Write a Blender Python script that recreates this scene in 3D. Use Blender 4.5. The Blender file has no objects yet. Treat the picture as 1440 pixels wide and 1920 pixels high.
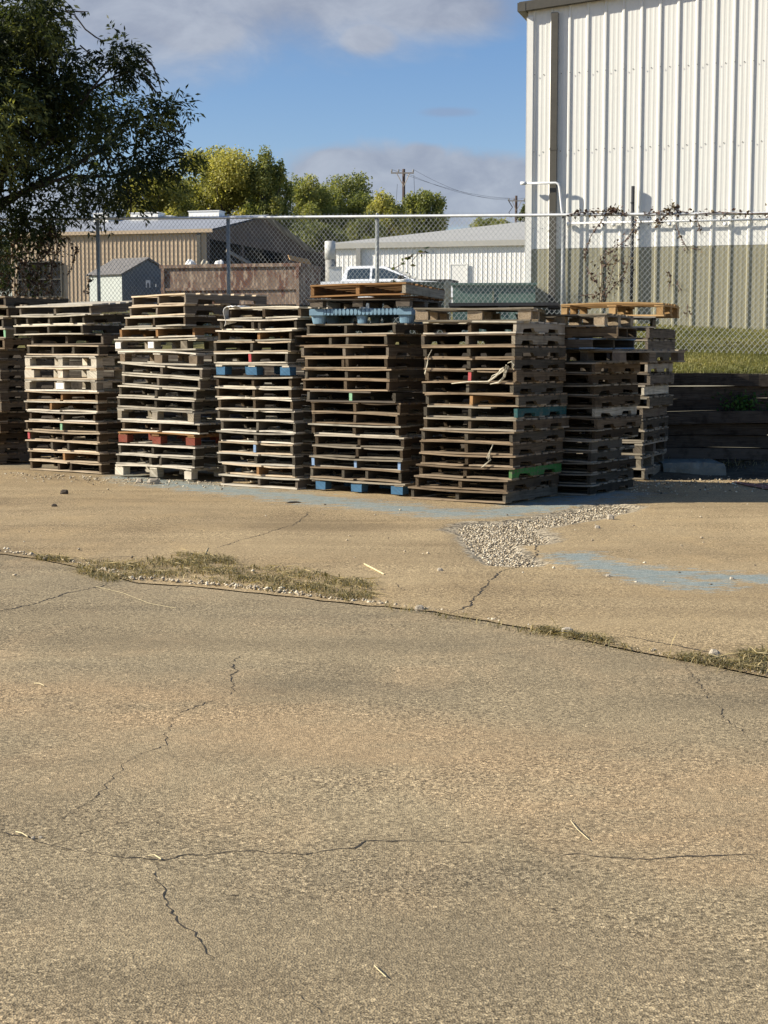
import bpy, math, random
import numpy as np
from mathutils import Vector
random.seed(7)
RNG = np.random.default_rng(11)
R = math.radians
SC = bpy.context.scene
COL = SC.collection

# ------------------------------------------------------------------ camera model (used to place things in metres)
CAM_H, F, CX, CY, PITCH = 1.53, 2880.0, 720.0, 960.0, math.atan(295/2880)
CP, SP = math.cos(PITCH), math.sin(PITCH)
def ray(px, py):
    x = (px-CX)/F; y = -(py-CY)/F
    return Vector((x, CP+y*SP, -SP+y*CP))
def gp(px, py, z=0.0):
    d = ray(px, py); t = (z-CAM_H)/d.z
    return Vector((d.x*t, d.y*t, z))
def at(px, py, Y):
    d = ray(px, py); t = Y/d.y
    return Vector((d.x*t, Y, CAM_H+d.z*t))
def lerp(a, b, t): return a+(b-a)*t
def pl(pts, x):                       # piecewise linear
    if x <= pts[0][0]: return pts[0][1]
    for (x0, y0), (x1, y1) in zip(pts, pts[1:]):
        if x <= x1: return lerp(y0, y1, (x-x0)/(x1-x0))
    return pts[-1][1]
def sstep(a, b, x):
    t = min(1, max(0, (x-a)/(b-a))); return t*t*(3-2*t)

# ------------------------------------------------------------------ object helpers
def tag(o, label=None, cat=None, group=None, kind=None):
    if label: o['label'] = label
    if cat: o['category'] = cat
    if group: o['group'] = group
    if kind: o['kind'] = kind
    return o
def link(name, me, mat=None, parent=None, loc=None, rz=None):
    o = bpy.data.objects.new(name, me); COL.objects.link(o)
    if mat is not None:
        if len(me.materials) == 0: me.materials.append(None)
        o.material_slots[0].link = 'OBJECT'; o.material_slots[0].material = mat
    if parent is not None: o.parent = parent
    if loc is not None: o.location = loc
    if rz is not None: o.rotation_euler[2] = rz
    return o
def empty(name, loc=(0, 0, 0), rz=0.0):
    o = bpy.data.objects.new(name, None); COL.objects.link(o)
    o.empty_display_size = .2; o.location = loc; o.rotation_euler = (0, 0, rz)
    return o

class MB:
    """collects faces with uv (u runs along the grain) and a per-piece tint, builds one mesh"""
    def __init__(s): s.v = []; s.f = []; s.uv = []; s.t = []
    def face(s, pts, uv=None, tint=.5):
        i = len(s.v); s.v += [tuple(p) for p in pts]; s.f.append(tuple(range(i, i+len(pts))))
        s.uv += list(uv) if uv else [(p[0], p[2]) for p in pts]
        s.t.append(tint)
    def poly(s, verts, faces, tint=.5, uvf=None):
        i = len(s.v); s.v += [tuple(p) for p in verts]
        for f in faces:
            s.f.append(tuple(i+k for k in f))
            s.uv += [(uvf(verts[k]) if uvf else (verts[k][0]+verts[k][1], verts[k][2])) for k in f]
            s.t.append(tint)
    def box(s, x0, x1, y0, y1, z0, z1, tint=None, grain='x'):
        tint = random.random() if tint is None else tint
        v = [(x, y, z) for z in (z0, z1) for y in (y0, y1) for x in (x0, x1)]
        fs = [(0, 2, 3, 1), (4, 5, 7, 6), (0, 1, 5, 4), (2, 6, 7, 3), (0, 4, 6, 2), (1, 3, 7, 5)]
        o = random.random()*40
        g = {'x': lambda p: (p[0]+o, p[1]+p[2]+o), 'y': lambda p: (p[1]+o, p[0]+p[2]+o), 'z': lambda p: (p[2]+o, p[0]+p[1]+o)}[grain]
        s.poly(v, fs, tint, g)
    def plank(s, x0, x1, y0, y1, z0, z1, axis='x', n=8, warp=.004, tint=None, seed=None, bow=0.0):
        """a sawn board with slightly wavy edges, its length along axis"""
        r = random.Random(seed if seed is not None else random.random())
        tint = r.random() if tint is None else tint
        L0, L1, W0, W1 = (x0, x1, y0, y1) if axis == 'x' else (y0, y1, x0, x1)
        o = r.random()*40; vs = []
        ph = [r.uniform(0, 6.28) for _ in range(4)]
        dz0, dz1 = r.uniform(-warp, warp)*.5, r.uniform(-warp, warp)*.5
        for i in range(n+1):
            t = i/n; L = lerp(L0, L1, t)
            dz = warp*.6*math.sin(ph[0]+t*5.2)+lerp(dz0, dz1, t)+bow*4*t*(1-t)
            a = warp*.8*math.sin(ph[1]+t*7)+r.uniform(-1, 1)*warp*.35
            b = warp*.8*math.sin(ph[2]+t*6)+r.uniform(-1, 1)*warp*.35
            e = r.uniform(-.008, .008) if i in (0, n) else 0
            for (w, z) in ((W0+a, z0+dz), (W1+b, z0+dz), (W1+b, z1+dz), (W0+a, z1+dz)):
                vs.append((L+e, w, z) if axis == 'x' else (w, L+e, z))
        fs = []
        for i in range(n):
            for k in range(4):
                q = (4*i+k, 4*i+(k+1) % 4, 4*i+4+(k+1) % 4, 4*i+4+k)
                fs.append(q if axis == 'y' else q[::-1])
        fs += [(0, 1, 2, 3), (4*n+3, 4*n+2, 4*n+1, 4*n)] if axis == 'x' else [(3, 2, 1, 0), (4*n, 4*n+1, 4*n+2, 4*n+3)]
        ai = 0 if axis == 'x' else 1
        s.poly(vs, fs, tint, lambda p: (p[ai]+o, p[1-ai]+p[2]+o))
    def tube(s, pts, r, n=6, tint=.5, cap=True):
        pts = [Vector(p) for p in pts]; rs = r if isinstance(r, (list, tuple)) else [r]*len(pts)
        vs = []; ref = None
        for i, p in enumerate(pts):
            d = (pts[min(i+1, len(pts)-1)]-pts[max(i-1, 0)]).normalized()
            if ref is None: ref = Vector((0, 0, 1)) if abs(d.z) < .9 else Vector((1, 0, 0))
            a = d.cross(ref).normalized(); b = d.cross(a).normalized(); ref = b.cross(d).normalized() if False else ref
            if abs(d.dot(ref)) > .98: ref = Vector((1, 0, 0)) if abs(d.x) < .9 else Vector((0, 1, 0))
            for k in range(n):
                th = 2*math.pi*k/n
                vs.append(p+a*math.cos(th)*rs[i]+b*math.sin(th)*rs[i])
        fs = [(n*i+k, n*i+n+k, n*i+n+(k+1) % n, n*i+(k+1) % n) for i in range(len(pts)-1) for k in range(n)]
        if cap: fs += [tuple(range(n)), tuple(n*(len(pts)-1)+k for k in reversed(range(n)))]
        s.poly([tuple(v) for v in vs], fs, tint)
    def extrude(s, prof, axis, a0, a1, tint=.5, grain=None):
        """closed 2-D outline pushed along axis: x -> prof is (y,z); y -> (x,z); z -> (x,y)"""
        def P(q, a): return {'x': (a, q[0], q[1]), 'y': (q[0], a, q[1]), 'z': (q[0], q[1], a)}[axis]
        n = len(prof); o = random.random()*40
        vs = [P(q, a0) for q in prof]+[P(q, a1) for q in prof]
        fs = [(k, (k+1) % n, n+(k+1) % n, n+k) for k in range(n)]+[tuple(range(n-1, -1, -1)), tuple(range(n, 2*n))]
        gi = {'x': 0, 'y': 1, 'z': 2}[grain or axis]
        s.poly(vs, fs, tint, lambda p: (p[gi]+o, sum(p)-p[gi]+o))
    def mesh(s, name, smooth=False, fix=True):
        me = bpy.data.meshes.new(name); me.from_pydata(s.v, [], s.f)
        me.uv_layers.new(name='UVMap').data.foreach_set('uv', np.array(s.uv, dtype=np.float32).ravel())
        me.attributes.new('tint', 'FLOAT', 'FACE').data.foreach_set('value', np.array(s.t, dtype=np.float32))
        if fix:
            import bmesh
            bm = bmesh.new(); bm.from_mesh(me); bmesh.ops.recalc_face_normals(bm, faces=bm.faces[:]); bm.to_mesh(me); bm.free()
        if smooth: me.polygons.foreach_set('use_smooth', [True]*len(me.polygons))
        return me
    def build(s, name, mat, parent=None, loc=None, rz=None, smooth=False, fix=True):
        return link(name, s.mesh(name, smooth, fix), mat, parent, loc, rz)

def np_mesh(name, verts, faces, tint=None, smooth=False):
    """verts (N,3), faces (M,k) arrays"""
    me = bpy.data.meshes.new(name); k = faces.shape[1]; m = len(faces)
    me.vertices.add(len(verts)); me.vertices.foreach_set('co', np.ascontiguousarray(verts, dtype=np.float32).ravel())
    me.loops.add(m*k); me.loops.foreach_set('vertex_index', np.ascontiguousarray(faces, dtype=np.int32).ravel())
    me.polygons.add(m); me.polygons.foreach_set('loop_start', np.arange(0, m*k, k, dtype=np.int32))
    if tint is not None:
        me.attributes.new('tint', 'FLOAT', 'FACE').data.foreach_set('value', np.asarray(tint, dtype=np.float32))
    if smooth: me.polygons.foreach_set('use_smooth', np.ones(m, dtype=bool))
    me.update(calc_edges=True); me.validate()
    return me

# ------------------------------------------------------------------ material helpers
class NT:
    def __init__(s, name):
        s.m = bpy.data.materials.new(name); s.m.use_nodes = True; s.t = s.m.node_tree; s.t.nodes.clear()
        s.out = s.t.nodes.new('ShaderNodeOutputMaterial')
    def n(s, typ, ins=None, **kw):
        nd = s.t.nodes.new('ShaderNode'+typ)
        for k, v in kw.items(): setattr(nd, k, v)
        for k, v in (ins or {}).items(): s.put(nd.inputs[k], v)
        return nd
    def put(s, sock, v):
        if isinstance(v, bpy.types.NodeSocket): s.t.links.new(v, sock)
        elif isinstance(v, bpy.types.Node): s.t.links.new(v.outputs[0], sock)
        else:
            if hasattr(sock.default_value, '__len__') and not hasattr(v, '__len__'): v = [v]*len(sock.default_value)
            if hasattr(v, '__len__') and len(v) == 3 and len(sock.default_value) == 4: v = (*v, 1)
            sock.default_value = v
    def math(s, op, a, b=0.0, c=None, clamp=False):
        nd = s.t.nodes.new('ShaderNodeMath'); nd.operation = op; nd.use_clamp = clamp
        s.put(nd.inputs[0], a); s.put(nd.inputs[1], b)
        if c is not None: s.put(nd.inputs[2], c)
        return nd.outputs[0]
    def mix(s, f, a, b, typ='MIX'):
        nd = s.t.nodes.new('ShaderNodeMix'); nd.data_type = 'RGBA'; nd.blend_type = typ; nd.clamp_factor = True
        s.put(nd.inputs[0], f); s.put(nd.inputs[6], a); s.put(nd.inputs[7], b)
        return nd.outputs[2]
    def rng(s, v, a, b, c=0.0, d=1.0, smooth=True):
        nd = s.t.nodes.new('ShaderNodeMapRange'); nd.interpolation_type = 'SMOOTHSTEP' if smooth else 'LINEAR'; nd.clamp = True
        for i, x in enumerate((v, a, b, c, d)): s.put(nd.inputs[i], x)
        return nd.outputs[0]
    def noise(s, vec, scale, detail=4, rough=.55, dist=0.0):
        nd = s.n('TexNoise'); s.put(nd.inputs['Vector'], vec); nd.inputs['Scale'].default_value = scale
        nd.inputs['Detail'].default_value = detail; nd.inputs['Roughness'].default_value = rough; nd.inputs['Distortion'].default_value = dist
        return nd.outputs['Fac']
    def voro(s, vec, scale, out='Distance', feature='F1'):
        nd = s.n('TexVoronoi', feature=feature); s.put(nd.inputs['Vector'], vec); nd.inputs['Scale'].default_value = scale
        return nd.outputs[out]
    def mapping(s, vec, scale=(1, 1, 1), rot=(0, 0, 0)):
        nd = s.n('Mapping'); s.put(nd.inputs['Vector'], vec); nd.inputs['Scale'].default_value = scale; nd.inputs['Rotation'].default_value = rot
        return nd.outputs[0]
    def coord(s, k='Object'): return s.n('TexCoord').outputs[k]
    def attr(s, name): return s.n('Attribute', attribute_name=name).outputs['Fac']
    def bump(s, h, dist=.01, strength=.5):
        nd = s.n('Bump'); nd.inputs['Strength'].default_value = strength; nd.inputs['Distance'].default_value = dist
        s.put(nd.inputs['Height'], h); return nd.outputs[0]
    def bsdf(s, col, rough=.85, bump=None, metal=0.0, spec=.3):
        b = s.n('BsdfPrincipled'); s.put(b.inputs['Base Color'], col); s.put(b.inputs['Roughness'], rough)
        b.inputs['Metallic'].default_value = metal; b.inputs['Specular IOR Level'].default_value = spec
        if bump is not None: s.t.links.new(bump, b.inputs['Normal'])
        s.t.links.new(b.outputs[0], s.out.inputs[0]); return b

def m_wood(name, c1, c2, c3=None, stain=.35, val=(.72, 1.22), rough=.88):
    """sawn timber: grain along u, per-board tint, per-object brightness, dark weather stains"""
    t = NT(name); uv = t.coord('UV')
    g = t.noise(t.mapping(uv, (3, 70, 1)), 1.0, 5, .6, .4)
    g2 = t.noise(t.mapping(uv, (1.2, 14, 1)), 1.0, 3, .6, .8)
    col = t.mix(t.rng(g, .3, .7), c1, c2)
    col = t.mix(t.rng(t.attr('tint'), .55, 1.0, 0, .75), col, c3 or c2)
    ob = t.n('ObjectInfo'); pos = t.n('NewGeometry').outputs['Position']
    st = t.noise(pos, 7.0, 4, .6)
    col = t.mix(t.math('MULTIPLY', t.rng(st, .48, .72), stain), col, (c1[0]*.25, c1[1]*.23, c1[2]*.22))
    v = t.math('MULTIPLY', t.rng(ob.outputs['Random'], 0, 1, val[0], val[1], False), t.rng(t.attr('tint'), 0, 1, .75, 1.2, False))
    v = t.math('MULTIPLY', v, t.rng(g2, .2, .8, .78, 1.18, False))
    h = t.n('HueSaturation', {'Color': col, 'Value': v}).outputs[0]
    t.bsdf(h, rough, t.bump(g, .004, .6), spec=.15)
    return t.m
def m_paint_wood(name, c, worn, amount=.45):
    t = NT(name); uv = t.coord('UV'); pos = t.n('NewGeometry').outputs['Position']
    g = t.noise(t.mapping(uv, (4, 50, 1)), 1, 4, .6, .3); n = t.noise(pos, 18, 5, .65)
    w = t.rng(t.math('ADD', n, t.math('MULTIPLY', g, .5)), amount+.35, amount+.6)
    t.bsdf(t.mix(w, t.mix(t.rng(g, .3, .7), c, [x*.7 for x in c]), worn), .8, t.bump(g, .003, .5), spec=.2)
    return t.m
def m_plain(name, c, rough=.6, metal=0.0, var=.12, scale=4.0, bump=0.0, spec=.3, streak=False):
    t = NT(name); pos = t.coord('Object')
    n = t.noise(t.mapping(pos, (6, 6, .5)) if streak else pos, scale, 5, .6)
    n2 = t.noise(pos, scale*9, 3, .6)
    f = t.math('ADD', t.rng(n, .25, .75, -var, var, False), t.rng(n2, .3, .7, -var*.4, var*.4, False))
    h = t.n('HueSaturation', {'Color': c, 'Value': t.math('ADD', 1.0, f)}).outputs[0]
    t.bsdf(h, rough, t.bump(n2, bump, .5) if bump else None, metal, spec)
    return t.m
def m_leaf(name, cd, cm, cl, trans=.35, mid=.5):
    t = NT(name); tint = t.attr('tint')
    col = t.mix(t.rng(tint, 0, mid), cd, cm); col = t.mix(t.rng(tint, mid, 1), col, cl)
    d = t.n('BsdfPrincipled'); t.put(d.inputs['Base Color'], col); d.inputs['Roughness'].default_value = .55; d.inputs['Specular IOR Level'].default_value = .3
    tr = t.n('BsdfTranslucent'); t.put(tr.inputs['Color'], t.mix(1.0, col, (1.25, 1.2, .6), 'MULTIPLY'))
    mx = t.n('MixShader'); mx.inputs[0].default_value = trans
    t.t.links.new(d.outputs[0], mx.inputs[1]); t.t.links.new(tr.outputs[0], mx.inputs[2]); t.t.links.new(mx.outputs[0], t.out.inputs[0])
    return t.m

M = {}
M['grey'] = m_wood('weathered_grey_wood', (.19, .16, .115), (.33, .285, .21), (.26, .225, .175))
M['brown'] = m_wood('weathered_brown_wood', (.115, .082, .05), (.24, .178, .115), (.18, .14, .096))
M['pale'] = m_wood('pale_bleached_wood', (.34, .30, .225), (.58, .53, .42), (.44, .39, .31), stain=.35)
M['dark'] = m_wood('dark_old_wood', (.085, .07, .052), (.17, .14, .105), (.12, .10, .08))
M['new'] = m_wood('fresh_orange_pine', (.29, .165, .065), (.44, .275, .12), (.37, .24, .11), stain=.2, val=(.9, 1.15))
M['stained'] = m_wood('orange_brown_wood', (.20, .10, .042), (.34, .19, .08), (.26, .15, .065), stain=.2)
M['tie'] = m_wood('old_railway_timber', (.044, .036, .028), (.105, .088, .069), (.085, .071, .057), stain=.6, rough=.95)
M['greyS'] = m_wood('shade_dark_grey_stringer_wood', (.052, .044, .032), (.10, .085, .062), (.08, .07, .053))  # darker stringer wood; its colour also carries the shade inside the stacks
M['tan'] = m_wood('tan_sunbleached_wood', (.33, .255, .165), (.56, .455, .32), (.44, .36, .26))
M['ash'] = m_wood('ash_grey_wood', (.33, .295, .23), (.56, .51, .41), (.45, .41, .34))
M['umber'] = m_wood('umber_weathered_wood', (.155, .11, .068), (.31, .232, .15), (.235, .185, .125))
M['greyM'] = m_wood('half_shade_grey_stringer_wood', (.078, .067, .049), (.152, .13, .096), (.12, .104, .08))  # less darkened copy for outer stringers, side shade partly in the colour
M['brownS'] = m_wood('shade_dark_brown_stringer_wood', (.052, .037, .022), (.108, .078, .048), (.083, .061, .04))  # brown stringer wood, darkened likewise to hold the interior shade
M['brownM'] = m_wood('half_shade_brown_stringer_wood', (.07, .051, .032), (.132, .098, .062), (.104, .08, .053))  # brown copy with only part of that shade in its colour
M['bluepaint'] = m_paint_wood('blue_painted_block', (.05, .13, .22), (.13, .17, .19), .5)
M['palebluepaint'] = m_paint_wood('pale_blue_painted_wood', (.22, .32, .44), (.38, .34, .27), .4)
M['redpaint'] = m_paint_wood('red_painted_block', (.20, .05, .03), (.13, .07, .045), .42)
M['greenpaint'] = m_paint_wood('green_painted_stringer', (.05, .19, .045), (.13, .13, .08), .34)
M['tealpaint'] = m_paint_wood('teal_painted_stringer', (.03, .10, .10), (.11, .12, .095), .38)
def m_paint_end(name, c, body):
    """paint only on the sawn end of a stringer"""
    t = NT(name); uv = t.coord('UV'); y = t.n('SeparateXYZ', {0: t.coord('Object')}).outputs[1]
    g = t.noise(t.mapping(uv, (3, 70, 1)), 1, 5, .6, .4); n = t.noise(t.coord('Object'), 30, 4, .6)
    wood = t.mix(t.rng(g, .3, .7), [x*.75 for x in body], body)
    f = t.math('MULTIPLY', t.rng(y, -.488, -.493), t.rng(n, .3, .5, .4, .95))
    t.bsdf(t.mix(f, wood, c), .85, t.bump(g, .003, .5), spec=.15); return t.m
M['pinkpaint'] = m_paint_end('red_marked_stringer', (.42, .075, .08), (.16, .12, .075))
M['mintpaint'] = m_paint_end('mint_marked_stringer', (.22, .42, .25), (.16, .14, .09))
M['palebluepaintend'] = m_paint_end('pale_blue_marked_stringer', (.20, .30, .45), (.17, .14, .10))
def m_chip():
    t = NT('pressed_chip_block'); p = t.coord('Object')
    c = t.n('TexVoronoi'); t.put(c.inputs['Vector'], p); c.inputs['Scale'].default_value = 90
    r = t.n('SeparateColor', {0: c.outputs['Color']}).outputs[0]
    col = t.mix(r, (.20, .14, .085), (.50, .40, .27))
    t.bsdf(col, .9, t.bump(c.outputs['Distance'], .004, .6), spec=.15); return t.m
M['chip'] = m_chip()
M['plasticblue'] = m_plain('pale_blue_plastic', (.165, .27, .345), .5, 0, .2, 6, .002)
M['plasticblack'] = m_plain('black_plastic', (.035, .036, .037), .6, 0, .3, 8, .003)
M['galv'] = m_plain('galvanised_steel', (.24, .255, .25), .5, .3, .12, 9)
M['rail'] = m_plain('bright_galvanised_rail', (.62, .63, .62), .45, .3, .12, 9)
M['wire'] = m_plain('galvanised_wire', (.44, .45, .43), .5, .35, .1, 9)
M['whitewall'] = m_plain('white_painted_steel', (.77, .755, .685), .5, 0, .05, 1.3, streak=True)
M['greenwall'] = m_plain('sage_painted_steel', (.285, .265, .175), .6, 0, .09, 1.3, streak=True)
M['bronze'] = m_plain('bronze_trim_steel', (.085, .078, .062), .5, 0, .15, 2)
M['whitepipe'] = m_plain('white_plastic_pipe', (.75, .75, .73), .4, 0, .06, 5)
M['blackpipe'] = m_plain('black_steel_pipe', (.035, .037, .04), .5, .2, .25, 7)
M['tanwall'] = m_plain('tan_painted_steel', (.50, .385, .26), .6, 0, .12, .8, streak=True)
M['roofgrey'] = m_plain('grey_metal_roof', (.36, .37, .38), .5, .2, .12, .6)
M['roofpale'] = m_plain('pale_metal_roof', (.46, .44, .38), .5, .1, .1, .6)
M['darkwall'] = m_plain('brown_steel_panel', (.055, .044, .038), .8, 0, .2, 1.0)
M['void'] = m_plain('black_interior_shade', (.008, .008, .008), .9, 0, .3, 1.0)  # near-black colour standing in for indoor shade
M['farwhite'] = m_plain('cream_white_steel', (.88, .86, .79), .55, 0, .05, .8, streak=True)
M['utility'] = m_plain('green_utility_paint', (.125, .20, .165), .5, 0, .18, 3)
M['utilitygrey'] = m_plain('faded_green_utility_paint', (.19, .21, .145), .6, 0, .2, 3)
M['tanpost'] = m_plain('weathered_tan_timber', (.42, .37, .27), .8, 0, .2, 6)
M['shedwall'] = m_plain('pale_mint_siding', (.50, .53, .48), .6, 0, .06, 2)
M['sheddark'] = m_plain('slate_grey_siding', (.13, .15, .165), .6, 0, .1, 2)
M['shedroof'] = m_plain('dark_shingle', (.17, .16, .15), .85, 0, .2, 6, .004)
M['silver'] = m_plain('silver_car_paint', (.80, .82, .84), .3, 0, .04, 2, spec=.5)
M['glass'] = m_plain('tinted_window_glass', (.035, .05, .06), .08, 0, .1, 1, spec=.8)
M['rubber'] = m_plain('black_rubber', (.02, .02, .02), .8, 0, .2, 8)
M['chrome'] = m_plain('bright_metal', (.6, .6, .62), .25, .9, .05, 8)
M['pole'] = m_plain('creosoted_pole', (.075, .052, .042), .9, 0, .2, 3, streak=True)
M['arm'] = m_plain('weathered_crossarm', (.36, .31, .25), .85, 0, .15, 3)
M['ceramic'] = m_plain('grey_insulator', (.25, .24, .23), .4, 0, .1, 3)
M['cable'] = m_plain('black_cable', (.03, .03, .035), .7, 0, .1, 3)
M['cloth'] = m_plain('white_rag_cloth', (.78, .76, .70), .9, 0, .08, 30, .004)
M['strap'] = m_plain('cream_woven_strap', (.55, .50, .38), .85, 0, .2, 40)
M['paper'] = m_plain('white_paper', (.80, .79, .75), .8, 0, .05, 30)
M['ink'] = m_plain('dark_print', (.12, .12, .12), .8, 0, .1, 30)
M['straw'] = m_plain('dry_straw', (.62, .52, .30), .85, 0, .2, 20)
M['stone'] = m_plain('pale_limestone', (.40, .345, .26), .9, 0, .25, 14, .006)
M['darkscrap'] = m_plain('dark_wood_scrap', (.07, .055, .04), .9, 0, .25, 20, .004)
M['crackfill'] = m_plain('dark_crack_soil', (.045, .038, .03), 1.0, 0, .3, 20)
M['stepconcrete'] = m_plain('mossy_concrete', (.22, .21, .165), .95, 0, .25, 5, .01)
M['bark'] = m_plain('grey_brown_bark', (.06, .05, .042), .95, 0, .25, 8, .01, streak=True)
M['twig'] = m_plain('dry_vine_stem', (.15, .10, .075), .9, 0, .2, 20)
def m_rust():
    t = NT('rusty_painted_steel'); p = t.coord('Object')
    n = t.noise(t.mapping(p, (1, 1, .8)), 1.5, 7, .7, .8); n2 = t.noise(t.mapping(p, (3, 3, .6)), 2.5, 5, .6)
    col = t.mix(t.rng(n, .46, .56), (.21, .15, .11), (.145, .075, .052))
    col = t.mix(t.rng(n2, .50, .60, 0, .85), col, (.40, .31, .23))
    col = t.mix(t.rng(t.noise(p, 6, 5, .72), .52, .72, 0, .75), col, (.07, .045, .035))
    t.bsdf(col, .85, t.bump(n, .01, .3), spec=.2); return t.m
M['rust'] = m_rust()
M['leafbig'] = m_leaf('dark_ash_leaf', (.022, .032, .014), (.054, .07, .025), (.22, .235, .08), .45, .6)
M['leafyellow'] = m_leaf('yellow_green_leaf', (.12, .14, .042), (.30, .30, .09), (.52, .48, .165), .5)
M['leafgreen'] = m_leaf('mid_green_leaf', (.085, .11, .038), (.20, .225, .075), (.38, .37, .135), .5)
M['leafdark'] = m_leaf('dark_green_leaf', (.05, .065, .026), (.11, .13, .05), (.23, .24, .09), .45)  # darker green leaf tone for the low and back trees
M['leafvine'] = m_leaf('dry_reddish_vine_leaf', (.035, .02, .016), (.09, .05, .038), (.16, .12, .06), .2)
M['leafvinegreen'] = m_leaf('green_vine_leaf', (.02, .035, .014), (.06, .09, .03), (.17, .19, .06), .3)
M['grassblade'] = m_leaf('lawn_grass_blade', (.09, .105, .034), (.22, .225, .08), (.48, .42, .18), .35)
M['weedblade'] = m_leaf('dry_weed_blade', (.075, .075, .03), (.22, .18, .075), (.48, .38, .19), .25)
M['weedgreen'] = m_leaf('green_weed_leaf', (.02, .06, .012), (.04, .12, .025), (.09, .18, .04), .3)
# ------------------------------------------------------------------ ground
def joint_px(px):
    return pl([(-400, 985), (0, 1038), (70, 1047), (145, 1060), (250, 1088), (350, 1095), (480, 1108), (600, 1124), (700, 1135), (840, 1153), (960, 1175), (1100, 1203), (1230, 1230), (1330, 1248), (1440, 1270), (1800, 1345)], px)
JP = [gp(px, joint_px(px)) for px in range(-400, 1801, 10)]
JP = [(-60.0, JP[0].y+(JP[0].x+60)*.9)]+[(p.x, p.y) for p in JP]+[(60.0, JP[-1].y-(60-JP[-1].x)*.25)]
def joint_y(X):
    return pl(JP, X)+.016*math.sin(X*9.1)+.012*math.sin(X*23.7+1)+.008*math.sin(X*41.3+2)
def seg_d(px, py, a, b):
    ax, ay = a; bx, by = b; t = ((px-ax)*(bx-ax)+(py-ay)*(by-ay))/((bx-ax)**2+(by-ay)**2+1e-9)
    t = min(1, max(0, t)); return math.hypot(px-ax-(bx-ax)*t, py-ay-(by-ay)*t)
PAINT = [  # chains of (px, py, half width m) on the pavement: old blue paint
    ([(250, 893), (330, 906), (480, 924), (640, 942), (760, 955), (860, 962), (960, 957), (1060, 942), (1150, 925)], .50),
    ([(1075, 1043), (1130, 1060), (1210, 1073), (1300, 1078), (1440, 1088), (1600, 1100)], .30),
    ([(1230, 1088), (1320, 1098)], .30), ([(1110, 1058), (1200, 1080), (1290, 1095)], .22)]
PAINTW = [([(gp(x, y).x, gp(x, y).y) for x, y in c], w) for c, w in PAINT]
GRAV = [([(905, 1000), (935, 1035), (962, 1055)], .26), ([(895, 990), (960, 985), (1020, 975), (1080, 964), (1150, 950)], .36), ([(930, 985), (960, 1010)], .45)]
GRAVW = [([(gp(x, y).x, gp(x, y).y) for x, y in c], w) for c, w in GRAV]
def chains(CH, X, Y):
    m = 0
    for c, w in CH:
        d = min(seg_d(X, Y, c[i], c[i+1]) for i in range(len(c)-1)); m = max(m, 1.0-d/w/2)
    return max(0, m)     # .5 at the nominal edge
BACK = 20.4
def wall_y(X): return BACK if X > 2.5 else BACK+(2.5-X)*.45
def wall_top(X): return 1.29 if X > 2.5 else min(1.62, 1.29+.04*(2.5-X))
def und(X, Y): return .012*math.sin(X*.9+.4)*math.sin(Y*.7+1.1)+.006*math.sin(X*2.1+Y*1.3)

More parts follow.
